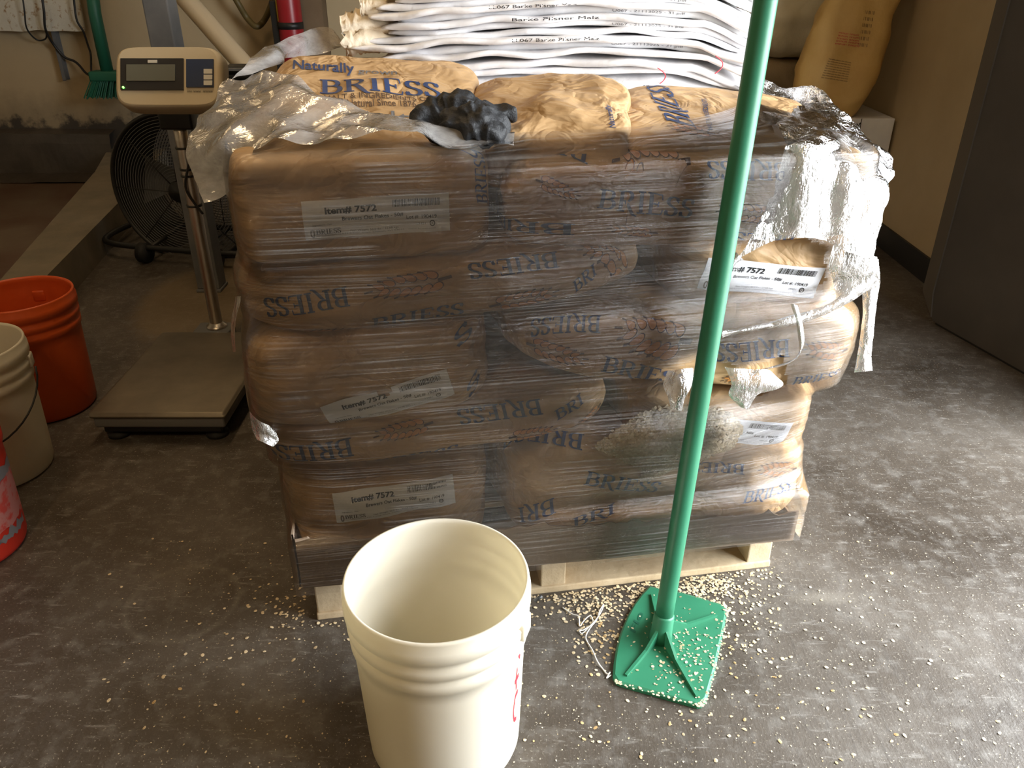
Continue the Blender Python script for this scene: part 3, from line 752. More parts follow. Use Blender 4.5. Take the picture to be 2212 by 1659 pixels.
# ================================================================== stretch wrap: the taut hull of every layer
AV = np.vstack(BAGV + [HEAPV]); UL = (AV - PA) @ PU; VL = (AV - PA) @ PV; ZL = AV[:, 2]
def hull2(P):
    P = P[np.lexsort((P[:, 1], P[:, 0]))]
    def half(P):
        h = []
        for p in P:
            while len(h) > 1 and (h[-1][0] - h[-2][0]) * (p[1] - h[-2][1]) - (h[-1][1] - h[-2][1]) * (p[0] - h[-2][0]) <= 0: h.pop()
            h.append(p)
        return h
    a = half(P); b = half(P[::-1]); return np.array(a[:-1] + b[:-1])
NZ, NA = 150, 420
zs = np.linspace(.122, .972, NZ); C0 = np.array([.5, .55]); ang = np.linspace(0, 2 * math.pi, NA, endpoint=False)
# uneven angles: sample the perimeter of a rectangle so that the front gets even steps
per = []
w2, h2 = .56, .66
for k in range(NA):
    t = k / NA * 4; s = int(t); r = t - s
    per.append([(-w2 + 2 * w2 * r, -h2), (w2, -h2 + 2 * h2 * r), (w2 - 2 * w2 * r, h2), (-w2, h2 - 2 * h2 * r)][s])
per = np.array(per); ang = np.arctan2(per[:, 1], per[:, 0])
RAD = np.zeros((NZ, NA))
tray_pts = np.array([(-.024, -.054), (1.026, -.054), (1.026, 1.235), (-.036, 1.235)])
for i, z in enumerate(zs):
    m = np.abs(ZL - z) < .012; P = np.stack([UL[m], VL[m]], 1)
    if z < .24: P = np.vstack([P, tray_pts])
    Hh = hull2(P) - C0; n = len(Hh)
    for k in range(NA):
        dx, dy = math.cos(ang[k]), math.sin(ang[k]); best = 0
        A = Hh; B = np.roll(Hh, -1, 0); ex = B - A; den = dx * ex[:, 1] - dy * ex[:, 0]
        with np.errstate(divide='ignore', invalid='ignore'):
            t = (A[:, 0] * ex[:, 1] - A[:, 1] * ex[:, 0]) / den; s = (A[:, 0] * dy - A[:, 1] * dx) / den
        ok = (np.abs(den) > 1e-12) & (t > 0) & (s >= -1e-6) & (s <= 1 + 1e-6)
        best = t[ok].max() if ok.any() else .5
        RAD[i, k] = best
# vertical bridging between layers, then a little slack
mx = RAD.copy()
for s in range(1, 3): mx[s:] = np.maximum(mx[s:], RAD[:-s]); mx[:-s] = np.maximum(mx[:-s], RAD[s:])
for _ in range(3): mx[1:-1] = (mx[:-2] + 2 * mx[1:-1] + mx[2:]) / 4
RAD = np.maximum(mx, RAD) + .006
FGRID = np.zeros((NZ, NA, 3))
for i in range(NZ):
    for k in range(NA):
        c = C0 + RAD[i, k] * np.array([math.cos(ang[k]), math.sin(ang[k])])
        q = pal(c[0], c[1], zs[i]); rr = .0018 * nz((q[0], q[1], q[2] * 14), 5, 2)
        FGRID[i, k] = q + (PU * math.cos(ang[k]) + PV * math.sin(ang[k])) * rr
# torn opening low on the door side (beside the green handle) and the missing corner below the flap
hole = np.array([front(x, y, .06) for x, y in [(1452, 800), (1520, 770), (1600, 800), (1690, 770), (1700, 835), (1640, 868), (1560, 862), (1500, 872), (1462, 850)]])
hole2 = np.array([front(x, y, .06) for x, y in [(1600, 540), (1720, 515), (1800, 545), (1805, 630), (1745, 655), (1600, 600)]])
f = []
for i in range(NZ - 1):
    for k in range(NA):
        k2 = (k + 1) % NA; q = FGRID[i, k]; u = np.dot(q - PA, PU); v = np.dot(q - PA, PV)
        if v < .02 and (inpoly(u, q[2], hole)[0] or inpoly(u, q[2], hole2)[0]): continue
        f.append((i * NA + k, i * NA + k2, (i + 1) * NA + k2, (i + 1) * NA + k))
wrap = thing('stretch_film', 'clear stretch film wound tightly round the stacked bags', 'film', tuple(pal(.5, .55, .10)), YAW)
mk('film_wrap', FGRID.reshape(-1, 3), f, 'film', wrap, True)
def flap(name, net, nu, nv, amp, seed, mat='film_flap', fray=0.0):
    G = sheet([[at_y(*q) for q in r] for r in net], nu, nv); R, C = G.shape[:2]
    gu = np.gradient(G, axis=1); gv = np.gradient(G, axis=0); nn = np.cross(gu, gv); nn /= np.linalg.norm(nn, axis=2, keepdims=True) + 1e-9
    for i in range(R):
        for j in range(C):
            p = G[i, j]; a = amp * (nz(p, 12, seed) + .9 * (ridge((p[0], p[1], p[2] * .6), 11, seed + 4) - .6) + (.35 * nz(p, 45, seed) if mat == 'film_flap' else .5 * (ridge((p[0] * .5, p[1] * .5, p[2] * 1.4), 24, seed) - .6)))
            G[i, j] = p + nn[i, j] * a
    fc = grid_faces(R, C)
    return mk(name, G.reshape(-1, 3), fc, mat, wrap, True)
flap('film_flap', [
    [(437, 434, 1.26), (480, 408, 1.27), (522, 350, 1.27), (600, 310, 1.25), (720, 298, 1.24), (860, 292, 1.24), (980, 302, 1.26), (1110, 314, 1.28)],
    [(404, 335, 1.36), (440, 340, 1.33), (505, 312, 1.32), (600, 282, 1.31), (720, 272, 1.29), (850, 272, 1.28), (980, 290, 1.30), (1110, 304, 1.31)],
    [(426, 258, 1.48), (470, 240, 1.46), (540, 222, 1.44), (620, 220, 1.41), (712, 244, 1.37), (840, 258, 1.33), (980, 284, 1.34), (1110, 300, 1.34)],
    [(482, 178, 1.60), (520, 166, 1.58), (580, 158, 1.55), (645, 172, 1.50), (718, 214, 1.43), (820, 250, 1.37), (980, 281, 1.37), (1110, 297, 1.37)]], 9, 11, .013, 1, 'film_soft')
flap('film_flap', [
    [(500, 175, 1.66), (560, 150, 1.72), (600, 140, 1.78), (650, 122, 1.90), (735, 108, 1.97)],
    [(530, 140, 1.72), (585, 118, 1.78), (630, 104, 1.86), (680, 90, 1.96), (745, 98, 2.02)],
    [(552, 116, 1.80), (602, 86, 1.86), (645, 72, 1.93), (700, 57, 2.02), (745, 90, 2.06)]], 8, 8, .008, 2, 'film_soft')
flap('film_flap', [
    [(1500, 164, 2.02), (1600, 176, 1.98), (1690, 190, 1.94), (1760, 194, 1.88), (1802, 224, 1.82), (1852, 276, 1.76), (1914, 328, 1.70)],
    [(1560, 205, 1.92), (1640, 212, 1.88), (1710, 222, 1.84), (1765, 236, 1.78), (1812, 262, 1.73), (1866, 305, 1.67), (1922, 352, 1.62)],
    [(1690, 290, 1.44), (1718, 288, 1.44), (1748, 286, 1.45), (1790, 290, 1.46), (1835, 305, 1.48), (1880, 335, 1.52), (1928, 385, 1.56)],
    [(1694, 330, 1.37), (1720, 330, 1.37), (1752, 332, 1.37), (1795, 338, 1.38), (1840, 350, 1.39), (1885, 372, 1.41), (1922, 410, 1.45)],
    [(1662, 440, 1.35), (1700, 438, 1.35), (1745, 436, 1.35), (1790, 440, 1.36), (1832, 446, 1.36), (1868, 458, 1.38), (1898, 480, 1.42)],
    [(1592, 556, 1.36), (1652, 528, 1.355), (1712, 514, 1.35), (1762, 516, 1.36), (1808, 534, 1.37), (1854, 550, 1.38), (1894, 560, 1.42)]], 9, 9, .013, 3)
def strip(pts, name='film_strip', amp=.004, seed=0):
    """pts: (left px, right px) pairs down the strip with a depth"""
    flap(name, [[(a, ya, Y), ((a + b) / 2, (ya + yb) / 2, Y - .008), (b, yb, Y)] for (a, ya, b, yb, Y) in pts], 4, 9, amp, seed)
strip([(1800, 530, 1894, 555, 1.39), (1790, 575, 1896, 590, 1.39), (1800, 610, 1899, 620, 1.40), (1808, 655, 1835, 645, 1.39)], seed=5, amp=.008)
strip([(1866, 560, 1898, 560, 1.42), (1862, 630, 1902, 620, 1.42), (1864, 690, 1888, 690, 1.42), (1852, 770, 1880, 765, 1.42), (1845, 805, 1884, 800, 1.42)], seed=6)
strip([(1885, 585, 1895, 610, 1.38), (1790, 655, 1800, 672, 1.36), (1690, 690, 1692, 704, 1.35), (1560, 715, 1560, 728, 1.33)], seed=7)
strip([(1708, 655, 1722, 660, 1.34), (1722, 700, 1732, 700, 1.33), (1724, 760, 1736, 752, 1.33), (1700, 780, 1704, 788, 1.33), (1640, 798, 1642, 804, 1.33), (1600, 822, 1602, 828, 1.33)], seed=8, amp=.003)
strip([(1590, 545, 1605, 560, 1.355), (1580, 565, 1592, 568, 1.35), (1570, 590, 1576, 592, 1.35)], seed=9, amp=.003)
strip([(1440, 800, 1500, 795, 1.30), (1432, 830, 1496, 825, 1.29), (1444, 860, 1480, 855, 1.28), (1448, 884, 1470, 886, 1.28)], seed=10, amp=.008)
strip([(1565, 790, 1660, 805, 1.32), (1580, 825, 1690, 830, 1.31), (1575, 850, 1640, 850, 1.31), (1600, 880, 1615, 884, 1.31)], seed=11, amp=.010)
strip([(545, 885, 585, 930, 1.22), (548, 925, 600, 950, 1.22), (556, 950, 590, 965, 1.21)], seed=12, amp=.006)
flap('film_flap', [[(520, 640, 1.25), (512, 700, 1.24), (508, 760, 1.24)], [(506, 640, 1.32), (500, 690, 1.32), (503, 760, 1.32)]], 6, 6, .004, 13)

# ================================================================== black glove bunch
def smooth_blob(parts, vox=.006, seed=0, amp=.006, sc_=35):
    me = bpy.data.meshes.new('b'); bm = bmesh.new()
    for c, r, dirv, L in parts:
        m = Matrix.Translation(Vector(c)) @ Vector(dirv).to_track_quat('X', 'Z').to_matrix().to_4x4() @ Matrix.Diagonal((L, r[0], r[1], 1))
        bmesh.ops.create_icosphere(bm, subdivisions=3, radius=1, matrix=m)
    bm.to_mesh(me); bm.free(); o = bpy.data.objects.new('b', me); COL.objects.link(o)
    md = o.modifiers.new('r', 'REMESH'); md.mode = 'VOXEL'; md.voxel_size = vox; s = o.modifiers.new('s', 'SMOOTH'); s.iterations = 3
    bpy.context.view_layer.update(); e = o.evaluated_get(bpy.context.evaluated_depsgraph_get()).to_mesh()
    V = [np.array(v.co) for v in e.vertices]; Nn = [np.array(v.normal) for v in e.vertices]; Fc = [list(p.vertices) for p in e.polygons]
    out = []
    for p, n in zip(V, Nn):
        q = p + np.array(noise.noise_vector(Vector(p) * 9)) * .02
        out.append(p + n * amp * (1.3 * (ridge((q[0] * .35, q[1], q[2]), sc_, seed) - .5) + .7 * (ridge((q[0], q[1] * .4, q[2] * .45), sc_ * 1.7, seed + 5) - .5)))
    V = out
    bpy.data.objects.remove(o); bpy.data.meshes.remove(me); return V, Fc
def gp(px, py, Y): return at_y(px, py, Y)
g = []
def lobe(a, b, r1, r2):
    a, b = gp(*a), gp(*b); g.append(((a + b) / 2, (r1, r2), b - a, np.linalg.norm(b - a) / 2 + r1 * .4))
lobe((905, 262, 1.34), (960, 228, 1.38), .022, .018); lobe((960, 225, 1.38), (1030, 232, 1.38), .030, .022); lobe((1030, 240, 1.36), (1085, 285, 1.34), .026, .020)
lobe((985, 275, 1.33), (1075, 288, 1.32), .028, .022); lobe((930, 280, 1.34), (985, 290, 1.33), .020, .018); lobe((1040, 235, 1.40), (1108, 245, 1.42), .020, .012)
lobe((885, 270, 1.33), (915, 255, 1.34), .012, .010); lobe((1000, 250, 1.33), (1050, 262, 1.32), .022, .02); lobe((1085, 232, 1.42), (1112, 250, 1.42), .014, .010)
lobe((945, 268, 1.35), (1060, 266, 1.34), .036, .022)
V, Fc = smooth_blob(g, .0030, 4, .008, 30)
gl = mk('rubber_glove', V, Fc, 'glove', None, True, tuple(np.min(np.array(V), 0) * np.array([0, 0, 1]) + np.mean(np.array(V), 0) * np.array([1, 1, 0])))
tag(gl, 'crumpled bunch of black rubber gloves on top of the wrapped stack', 'gloves')

# ================================================================== pile of folded white woven sacks
def base_sag(x): return .012 * math.sin(x * 5.5 + .6) + .016 * nz((x, 0, 0), 2.6, 8) - .02 * max(0, x - .42) * 3 + .03 * max(0, -.18 - x)
ORD = 'lowest second third fourth fifth sixth seventh eighth ninth tenth eleventh twelfth thirteenth fourteenth fifteenth sixteenth'.split()
sack_labels = ['lowest white woven sack of the folded pile, drooping over the brown bags'] + ['%s white woven sack up from the bottom of the folded pile' % q for q in ORD[1:]]
rs = random.Random(11); ztop = .985
for i, lb in enumerate(sack_labels):
    th = rs.uniform(.012, .017); x0 = -.33 + rs.uniform(-.05, .04) + .004 * i; x1 = .54 + rs.uniform(-.03, .03); yf = 1.93 + rs.uniform(-.028, .022) + .003 * i; yb = yf + .42
    nx, prof = 64, []
    for t in np.linspace(0, 1, 9): prof.append((yb - (yb - yf) * t, 1.0))
    for a in np.linspace(80, -80, 9): prof.append((yf - .010 * math.cos(math.radians(a)), math.sin(math.radians(a))))
    for t in np.linspace(0, 1, 9): prof.append((yf + (yb - yf) * t, -1.0))
    V = []
    for k in range(nx + 1):
        t = k / nx; x = x0 + (x1 - x0) * t; end = min(1, t / .04, (1 - t) / .04)
        for (y, s) in prof:
            fr = max(0, 1 - (y - yf) / .12)
            z = ztop + i * .0132 + base_sag(x) * (1 + .03 * i) + s * th * .5 * (.35 + .65 * end) + .006 * nz((x, i * 3.1, y), 7) + fr * .007 * nz((x, i * 7.7, 0), 10)
            if i == 0: z -= fr ** 1.3 * (.020 + .022 * math.exp(-((x - .12) / .16) ** 2) + .03 * math.exp(-((x - .42) / .09) ** 2))
            if i in (1, 2): z -= fr * .010
            yy = y + fr * (.016 * nz((x, i * 5.3, 1), 5) + .008 * nz((x, i * 2.3, 9), 16)) - (.05 * fr if i == 0 else 0) + (.02 * (1 - min(1, t / .12)) * fr)
            z -= .05 * max(0, t - .86) / .14 * fr * (.5 + .5 * nz((i, 2.2, 0), 3))
            V.append((x + .012 * nz((y * 3, i, 2), 6) * (1 if t in (0, 1) else 0), yy, z))
    C = len(prof); fc = grid_faces(nx + 1, C) + [tuple((0) * C + j for j in range(C))[::-1], tuple(nx * C + j for j in range(C))]
    root = thing('woven_sack', lb, 'sack', ((x0 + x1) / 2, (yf + yb) / 2, ztop + i * .0132 - .01), 0, 'folded white sacks piled on the stack')
    mk('folded_sack', V, fc, 'woven', root)
    bv = BVHTree.FromPolygons([Vector(v) for v in V], fc)
    def edge_txt(t, xa, w, h, mat='ink_black', zoff=0.0, bold=0.01):
        tv, tf = text2d(t, bold); out = []
        for vx, vy in tv:
            x = xa + vx * w; zc = ztop + i * .0132 + base_sag(x) + zoff; best = None
            hh = bv.ray_cast(Vector((x, 1.5, zc + (vy - .5) * h + .004)), Vector((0, 1, 0)), 1.0)
            out.append(tuple(np.array(hh[0]) + np.array([0, -.001, 0])) if hh[0] is not None else None)
        F2 = [q for q in tf if all(out[k] is not None for k in q)]
        out = [q if q is not None else (0, 0, 0) for q in out]
        if F2: mk('sack_print', out, F2, mat, root, False)
    if i in (5, 8, 10, 12): edge_txt('LL067 Barke Pilsner Malz' if i != 8 else 'Barke Pilsner Malz', -.10 + .05 * (i % 3), .19, .0065, bold=0)
    if i in (4, 7, 9, 11, 13): edge_txt('U067 - 21113025 - 31.pdf', .22, .16, .005, 'ink_grey', bold=0)
    if i == 1: edge_txt('Barke Pilsner Malz', -.06, .12, .006, bold=0)
    if i in (1, 3): MB().tube(catmull([(.26 + .06 * i + .02 * math.sin(q), yf - .03 - .004 * math.cos(q * 2), ztop + i * .0132 + .012 - .012 * q) for q in np.linspace(0, 3, 6)], 6), .0012, 6).build('red_thread', 'ink_red', root, True)
# ragged cream sack ends poking out at the scale side of the pile
for i, (lb, pts, th) in enumerate([('crumpled cream woven sack end poking out lowest beside the white pile', [(742, 95, 1.93), (800, 88, 1.95), (890, 100, 1.99)], .044),
                      ('crumpled cream woven sack end poking out midway beside the white pile', [(738, 62, 1.95), (790, 55, 1.96), (880, 72, 2.0)], .042),
                      ('crumpled cream woven sack end poking out uppermost beside the white pile', [(775, 18, 1.97), (812, 22, 1.98), (900, 45, 2.01)], .046)]):
    P = catmull([at_y(*q) for q in pts], 16); V = []; n = 18
    for k, p in enumerate(P):
        t = k / (len(P) - 1)
        for j in range(n):
            a = 2 * math.pi * j / n; r = th * (1 + .45 * nz((t * 3, math.cos(a) * 1.5, math.sin(a) * 1.5 + i), 2.2) + .3 * (ridge((t * 2, math.cos(a), math.sin(a) + i), 3.) - .5)) * (1.15 - .35 * t)
            V.append((p[0] + (.02 * nz((a * 2, i, 3), 2) if t < .08 else 0), p[1] + math.cos(a) * .07 + .07, p[2] + math.sin(a) * r * .62 + .008 * nz((t * 9, a * 2, i), 2)))
    fc = [(k * n + j, k * n + (j + 1) % n, (k + 1) * n + (j + 1) % n, (k + 1) * n + j) for k in range(len(P) - 1) for j in range(n)] + [tuple(range(n))[::-1], tuple((len(P) - 1) * n + j for j in range(n))]
    tag(mk('woven_sack', V, fc, 'woven_cream', None, True, tuple(P[len(P) // 2])), lb, 'sack', 'cream sack ends beside the pile')

# ================================================================== buckets
def bucket_profile(h=.368, rt=.150, rbm=.131):
    def R(z): return rbm + (rt - .006 - rbm) * z / h
    p = [(.0, .0), (rbm - .012, 0.0), (rbm - .003, .004), (rbm, .014)]
    for z in (.06, .12, .18, .235): p.append((R(z), z))
    z = .262
    p += [(R(.258), .258), (R(.26) + .0045, .262), (R(.28) + .0045, .280), (R(.282) + .001, .284), (R(.29) + .001, .290), (R(.292) + .0055, .294), (R(.31) + .0055, .310), (R(.312) + .001, .314), (R(.322) + .001, .322), (R(.326) + .007, .327), (R(.35) + .006, .348), (rt - .004, .352), (rt - .003, .364), (rt - .0045, h), (rt - .008, h), (rt - .010, .362)]
    for z in (.352, .327, .318, .30, .287, .27, .235, .12, .02): p.append((R(z) - .0035 + (.003 if z in (.30, .27, .327) else 0), z))
    p += [(rbm - .012, .008), (.0, .006)]
    return p
def bucket(label, c, mat, lug_angles=(0, 180), bail=None):
    root = thing('bucket', label, 'bucket', (c[0], c[1], 0))
    MB().lathe(bucket_profile(), (c[0], c[1], 0), 96).build('bucket_body', mat, root, True)
    for a in lug_angles:
        ca, sa = math.cos(math.radians(a)), math.sin(math.radians(a))
        def T(x, y, z): return (c[0] + ca * x - sa * y, c[1] + sa * x + ca * y, z)
        m = MB(); m.box(.136, .152, -.018, .018, .287, .322, T, .005); m.build('handle_lug', mat, root, True)
    if bail:
        a0, drop, mat2 = bail; ca, sa = math.cos(math.radians(a0)), math.sin(math.radians(a0)); pts = []
        for k in range(25):
            t = math.pi * k / 24; s = math.cos(t) * .165; d = math.sin(t)
            out = math.sqrt(max(.160 ** 2 - (s * .93) ** 2, 0)) + .004; pts.append((c[0] + ca * s - sa * out * 1.0, c[1] + sa * s + ca * out * 1.0, .305 - drop * d ** .9))
        MB().tube(pts, .0024, 8).build('bail_wire', mat2, root, True)
        MB().tube(pts[10:15], .009, 12).build('hand_grip', 'white_plastic', root, True)
    return root
cb = (-.119, .985)
wbk = bucket('empty white plastic bucket standing open in front of the pallet', cb, 'white_plastic', (-18,))
# red marker scrawl on its door side
def on_bucket(c, a, z, off=.0006):
    R = .131 + (.144 - .131) * z / .368 + off; return (c[0] + R * math.cos(a), c[1] + R * math.sin(a), z)
for st in ([(.02, .10), (-.05, .105), (-.09, .13), (-.05, .16), (.03, .165)], [(-.03, .175), (-.05, .20), (-.03, .225)], [(-.09, .198), (.03, .203)], [(.05, .24), (.0, .25), (-.02, .26)]):
    v, f_ = stroke(st, .012, .005, 8); mk('marker_scrawl', [on_bucket(cb, math.radians(-22) + x * .9, z) for x, z in v], f_, 'ink_red', wbk, False)
# handle wire end beside the lug
MB().tube([(cb[0] + .155, cb[1] + .01, .305), (cb[0] + .168, cb[1] + .014, .312)], .003, 8).build('bail_wire', 'black', wbk, True)
ob = bucket('orange plastic bucket standing behind the white bucket by the scale', (-1.425, 2.18), 'orange_plastic', (100,))
wb2 = bucket('white plastic bucket with wire handle between the orange and red buckets', (-1.385, 1.83), 'white_plastic', (20, 200), (200, .16, 'black'))
rb_ = bucket('red plastic bucket with peeling pink label and tape residue', (-1.285, 1.50), 'red_plastic', (100,))
rc_ = (-1.285, 1.50)
def wrap_patch(root, c, a0, a1, z0, z1, mat, name, seed, rag=.012):
    n, m = 40, 10; V = []
    for i in range(n + 1):
        a = math.radians(a0 + (a1 - a0) * i / n)
        for j in range(m + 1):
            z = z0 + (z1 - z0) * j / m + rag * nz((i * .25, seed, j * .1), 1.3) * (1 if j in (0, m) else .3); V.append(on_bucket(c, a + .05 * nz((j * .7, seed, 0), 1.1) * (1 if i in (0, n) else 0), z, .0008))
    mk(name, V, grid_faces(n + 1, m + 1), mat, root, False)
wrap_patch(rb_, rc_, -60, 40, .185, .215, 'tape_grey', 'tape_residue', 1, .015); wrap_patch(rb_, rc_, -60, 30, .075, .185, 'label_pink', 'worn_label', 2, .012); wrap_patch(rb_, rc_, -50, 20, .045, .062, 'tape_grey', 'tape_residue', 3, .02)

# ================================================================== green long-handled scraper
bl_px = [(1402, 1272), (1385, 1290), (1370, 1310), (1356, 1335), (1345, 1360), (1336, 1385), (1330, 1410), (1325, 1440), (1323, 1468), (1330, 1480), (1340, 1485), (1420, 1508), (1505, 1532), (1514, 1531), (1525, 1520), (1545, 1450), (1560, 1380), (1569, 1335), (1568, 1320), (1560, 1312), (1470, 1285)]
BLP = [on_floor(x, y)[:2] for x, y in bl_px]
sroot = thing('floor_scraper', 'green plastic long-handled scraper with ribbed blade leaning on the stack', 'scraper', (.30, 1.20, 0))
cen = np.mean(np.array(BLP), 0)
ins = [cen + (p - cen) * .955 for p in BLP]; n = len(BLP)
V = [(p[0], p[1], .001) for p in BLP] + [(p[0], p[1], .008) for p in BLP] + [(p[0], p[1], .011) for p in ins]
fc = [tuple(range(n)), tuple(range(2 * n, 3 * n))[::-1]] + [(i, n + i, n + (i + 1) % n, (i + 1) % n) for i in range(n)] + [(n + i, 2 * n + i, 2 * n + (i + 1) % n, n + (i + 1) % n) for i in range(n)]
mk('blade', V, fc, 'green_plastic', sroot, False)
hb = np.array([.300, 1.203, .01]); ht = np.array([.3755, 1.322, 1.20]); hd = (ht - hb) / np.linalg.norm(ht - hb)
MB().tube([hb + hd * s for s in np.linspace(.05, 1.55, 30)], .0178, 28).build('handle', 'green_plastic', sroot, True)
MB().tube([hb, hb + hd * .02, hb + hd * .058, hb + hd * .062], [.024, .021, .0205, .0185], 28).build('socket', 'green_plastic', sroot, True)
for (px, py), top in (((1408, 1285), .06), ((1352, 1460), .045), ((1506, 1506), .045), ((1548, 1330), .05)):
    e = on_floor(px, py, .011); s = hb + hd * top; b0 = np.array([hb[0], hb[1], .010]); d = np.array([e[0] - b0[0], e[1] - b0[1], 0]); d /= np.linalg.norm(d); w = np.array([-d[1], d[0], 0]) * .0028
    mid = b0 + (e - b0) * .45; V = []
    for sg in (-1, 1): V += [tuple(b0 + w * sg), tuple(np.array(e) + w * sg - np.array([0, 0, .003])), tuple(np.array(e) + w * sg + np.array([0, 0, .004])), tuple(mid + w * sg + np.array([0, 0, .012])), tuple(s + w * sg)]
    mk('rib', V, [(0, 1, 2, 3, 4), (9, 8, 7, 6, 5)] + [(i, 5 + i, 5 + (i + 1) % 5, (i + 1) % 5) for i in range(5)], 'green_plastic', sroot, False)
tv, tf = text2d('Fle', .01); a, b_, c_ = on_floor(1372, 1368, .0118), on_floor(1386, 1335, .0118), on_floor(1352, 1355, .0118)
mk('moulded_lettering', [tuple(a + (b_ - a) * x * 1.3 + (c_ - a) * y * .6) for x, y in tv], tf, 'green_dark', sroot, False)

# ================================================================== platform scale
z_p = .098
sx0, sy0 = on_floor(187, 893, z_p)[:2]; sx1 = on_floor(470, 901, z_p)[0] + .012; sy1 = on_floor(318, 716, z_p)[1]
sc_root = thing('platform_scale', 'beige headed platform scale with steel deck and round post', 'scale', ((sx0 + sx1) / 2, (sy0 + sy1) / 2, 0))
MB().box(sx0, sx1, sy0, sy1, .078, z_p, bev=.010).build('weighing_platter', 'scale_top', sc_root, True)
MB().box(sx0 + .008, sx1 - .008, sy0 + .008, sy1 - .008, .046, .080, bev=.006).build('deck_skirt', 'scale_base', sc_root, True)
MB().box(sx0 + .025, sx1 - .025, sy0 + .02, sy1 - .02, .024, .048, bev=.004).build('base_frame', 'black', sc_root, True)
for x in (sx0 + .05, sx1 - .05):
    for y in (sy0 + .05, sy1 - .05): MB().lathe([(0, 0), (.032, 0), (.032, .012), (.012, .016), (.012, .03), (0, .03)], (x, y, 0), 24).build('foot', 'rubber', sc_root, True)
ppx, ppy = -1.012, 2.545
MB().tube([(ppx, ppy, z) for z in np.linspace(.045, .79, 12)], .0205, 24).build('post', 'steel', sc_root, True)
MB().lathe([(0, 0), (.034, 0), (.034, .008), (.026, .012), (.022, .02), (0, .02)], (ppx, ppy, .098), 28).build('post_collar', 'steel', sc_root, True)
MB().box(ppx - .07, ppx + .05, sy1 - .01, ppy + .04, .05, .1, bev=.006).build('post_bracket', 'scale_base', sc_root, True)
MB().tube(catmull([(ppx + .02, ppy, .82), (ppx + .05, ppy - .03, .74), (ppx + .02, ppy - .035, .66), (ppx - .005, ppy - .028, .58), (ppx + .03, ppy - .02, .50)], 8), .004, 8).build('cable', 'black', sc_root, True)
for zz in (.615, .635, .70, .52): MB().lathe([(.021, 0), (.0245, 0), (.0245, .006), (.021, .006)], (ppx, ppy, zz), 20).build('clamp_ring', 'black', sc_root, True)
MB().box(ppx - .05, ppx + .05, ppy - .03, ppy + .04, .76, .86, bev=.008).build('head_bracket', 'black', sc_root, True)
# the head: tilted rounded box
hc = at_y(366, 168, 2.42); tl = math.radians(28)
def HT(x, y, z):  # local: x right, z up along the face, y into the head
    return (hc[0] + x + .0 * z, hc[1] + y * math.cos(tl) + z * math.sin(tl), hc[2] - y * math.sin(tl) + z * math.cos(tl))
hw = .150
m = MB(); prof = []
for a in np.linspace(0, 2 * math.pi, 48, endpoint=False):
    prof.append((math.copysign(abs(math.cos(a)) ** .28, math.cos(a)), math.copysign(abs(math.sin(a)) ** .42, math.sin(a))))
V = []; ys = [(-.012, .93), (-.004, .985), (.01, 1.0), (.05, 1.0), (.07, .93)]
for y, s in ys:
    for px_, pz_ in prof: V.append(HT(px_ * hw * (s if s > .95 else s), y, pz_ * .086 * s))
K = len(prof); fc = [(i * K + k, i * K + (k + 1) % K, (i + 1) * K + (k + 1) % K, (i + 1) * K + k) for i in range(len(ys) - 1) for k in range(K)] + [tuple(range(K))[::-1], tuple((len(ys) - 1) * K + k for k in range(K))]
head = mk('indicator_head', V, fc, 'beige_abs', sc_root, True)
head.data.polygons[-1].use_smooth = False; head.data.polygons[-2].use_smooth = False
def hbox(name, mat, x0, x1, z0, z1, y=-.0145, t=.003): return MB().box(x0, x1, y - t, y + t, z0, z1, HT).build(name, mat, head)
hbox('display_panel', 'display_panel', -.130, .046, -.040, .048)
hbox('lcd_screen', 'lcd', -.112, .024, -.016, .030, -.0175)
hbox('brand_plate', 'key', -.052, -.026, .034, .042, -.0175)
hbox('keypad', 'keypad', .054, .130, -.032, .046)
for k in range(3): hbox('key', 'key', .104, .128, -.028 + k * .016, -.015 + k * .016, -.0175)
V, Fc = text2d('nnn nnnnn  nnnnnn', 0); mk('rating_text', [HT(.056 + x * .07, -.0135, -.046 + y * .008) for x, y in V], Fc, 'ink_black', head, False)
m_led, nt_, b_l, o_l = new_mat('green_led'); b_l.inputs['Emission Color'].default_value = (.15, 1, .1, 1); b_l.inputs['Emission Strength'].default_value = 3; MAT['led'] = m_led
MB().lathe([(0, 0), (.003, 0), (.003, .004), (0, .005)], (0, 0, 0), 12, T=lambda x, y, z: HT(-.121 + x, -.017 - z, -.034 + y)).build('power_light', 'led', head, True)

# ================================================================== drum fan behind the scale, steel column, background things
fc_ = at_y(430, 395, 3.72); fr = thing('drum_fan', 'large black drum fan on a tubular stand behind the scale', 'fan', (fc_[0], fc_[1], 0))
fa = np.array([-.22, -.975, .0]); fa /= np.linalg.norm(fa); fx = np.array([fa[1], -fa[0], 0]) * -1; fz = np.array([0, 0, 1.])
def FT(x, y, z): return tuple(fc_ + fx * x + fz * y + fa * z)
RF = .335
MB().lathe([(RF, -.16), (RF + .008, -.15), (RF, -.14), (RF, .14), (RF + .008, .15), (RF - .004, .16), (RF - .012, .14), (RF - .012, -.14)], (0, 0, 0), 64, T=FT).build('drum', 'black', fr, True)
for r in np.linspace(.05, .32, 22): MB().tube([FT(r * math.cos(a), r * math.sin(a), .145 + .02 * (1 - r / RF)) for a in np.linspace(0, 2 * math.pi, 48, endpoint=False)], .0016, 6, closed=True).build('grille_ring', 'grey_paint', fr, True)
for k in range(8):
    a = math.pi / 4 * k; MB().tube([FT(.03 * math.cos(a), .03 * math.sin(a), .165), FT(.33 * math.cos(a), .33 * math.sin(a), .145)], .0025, 6).build('grille_spoke', 'black', fr, True)
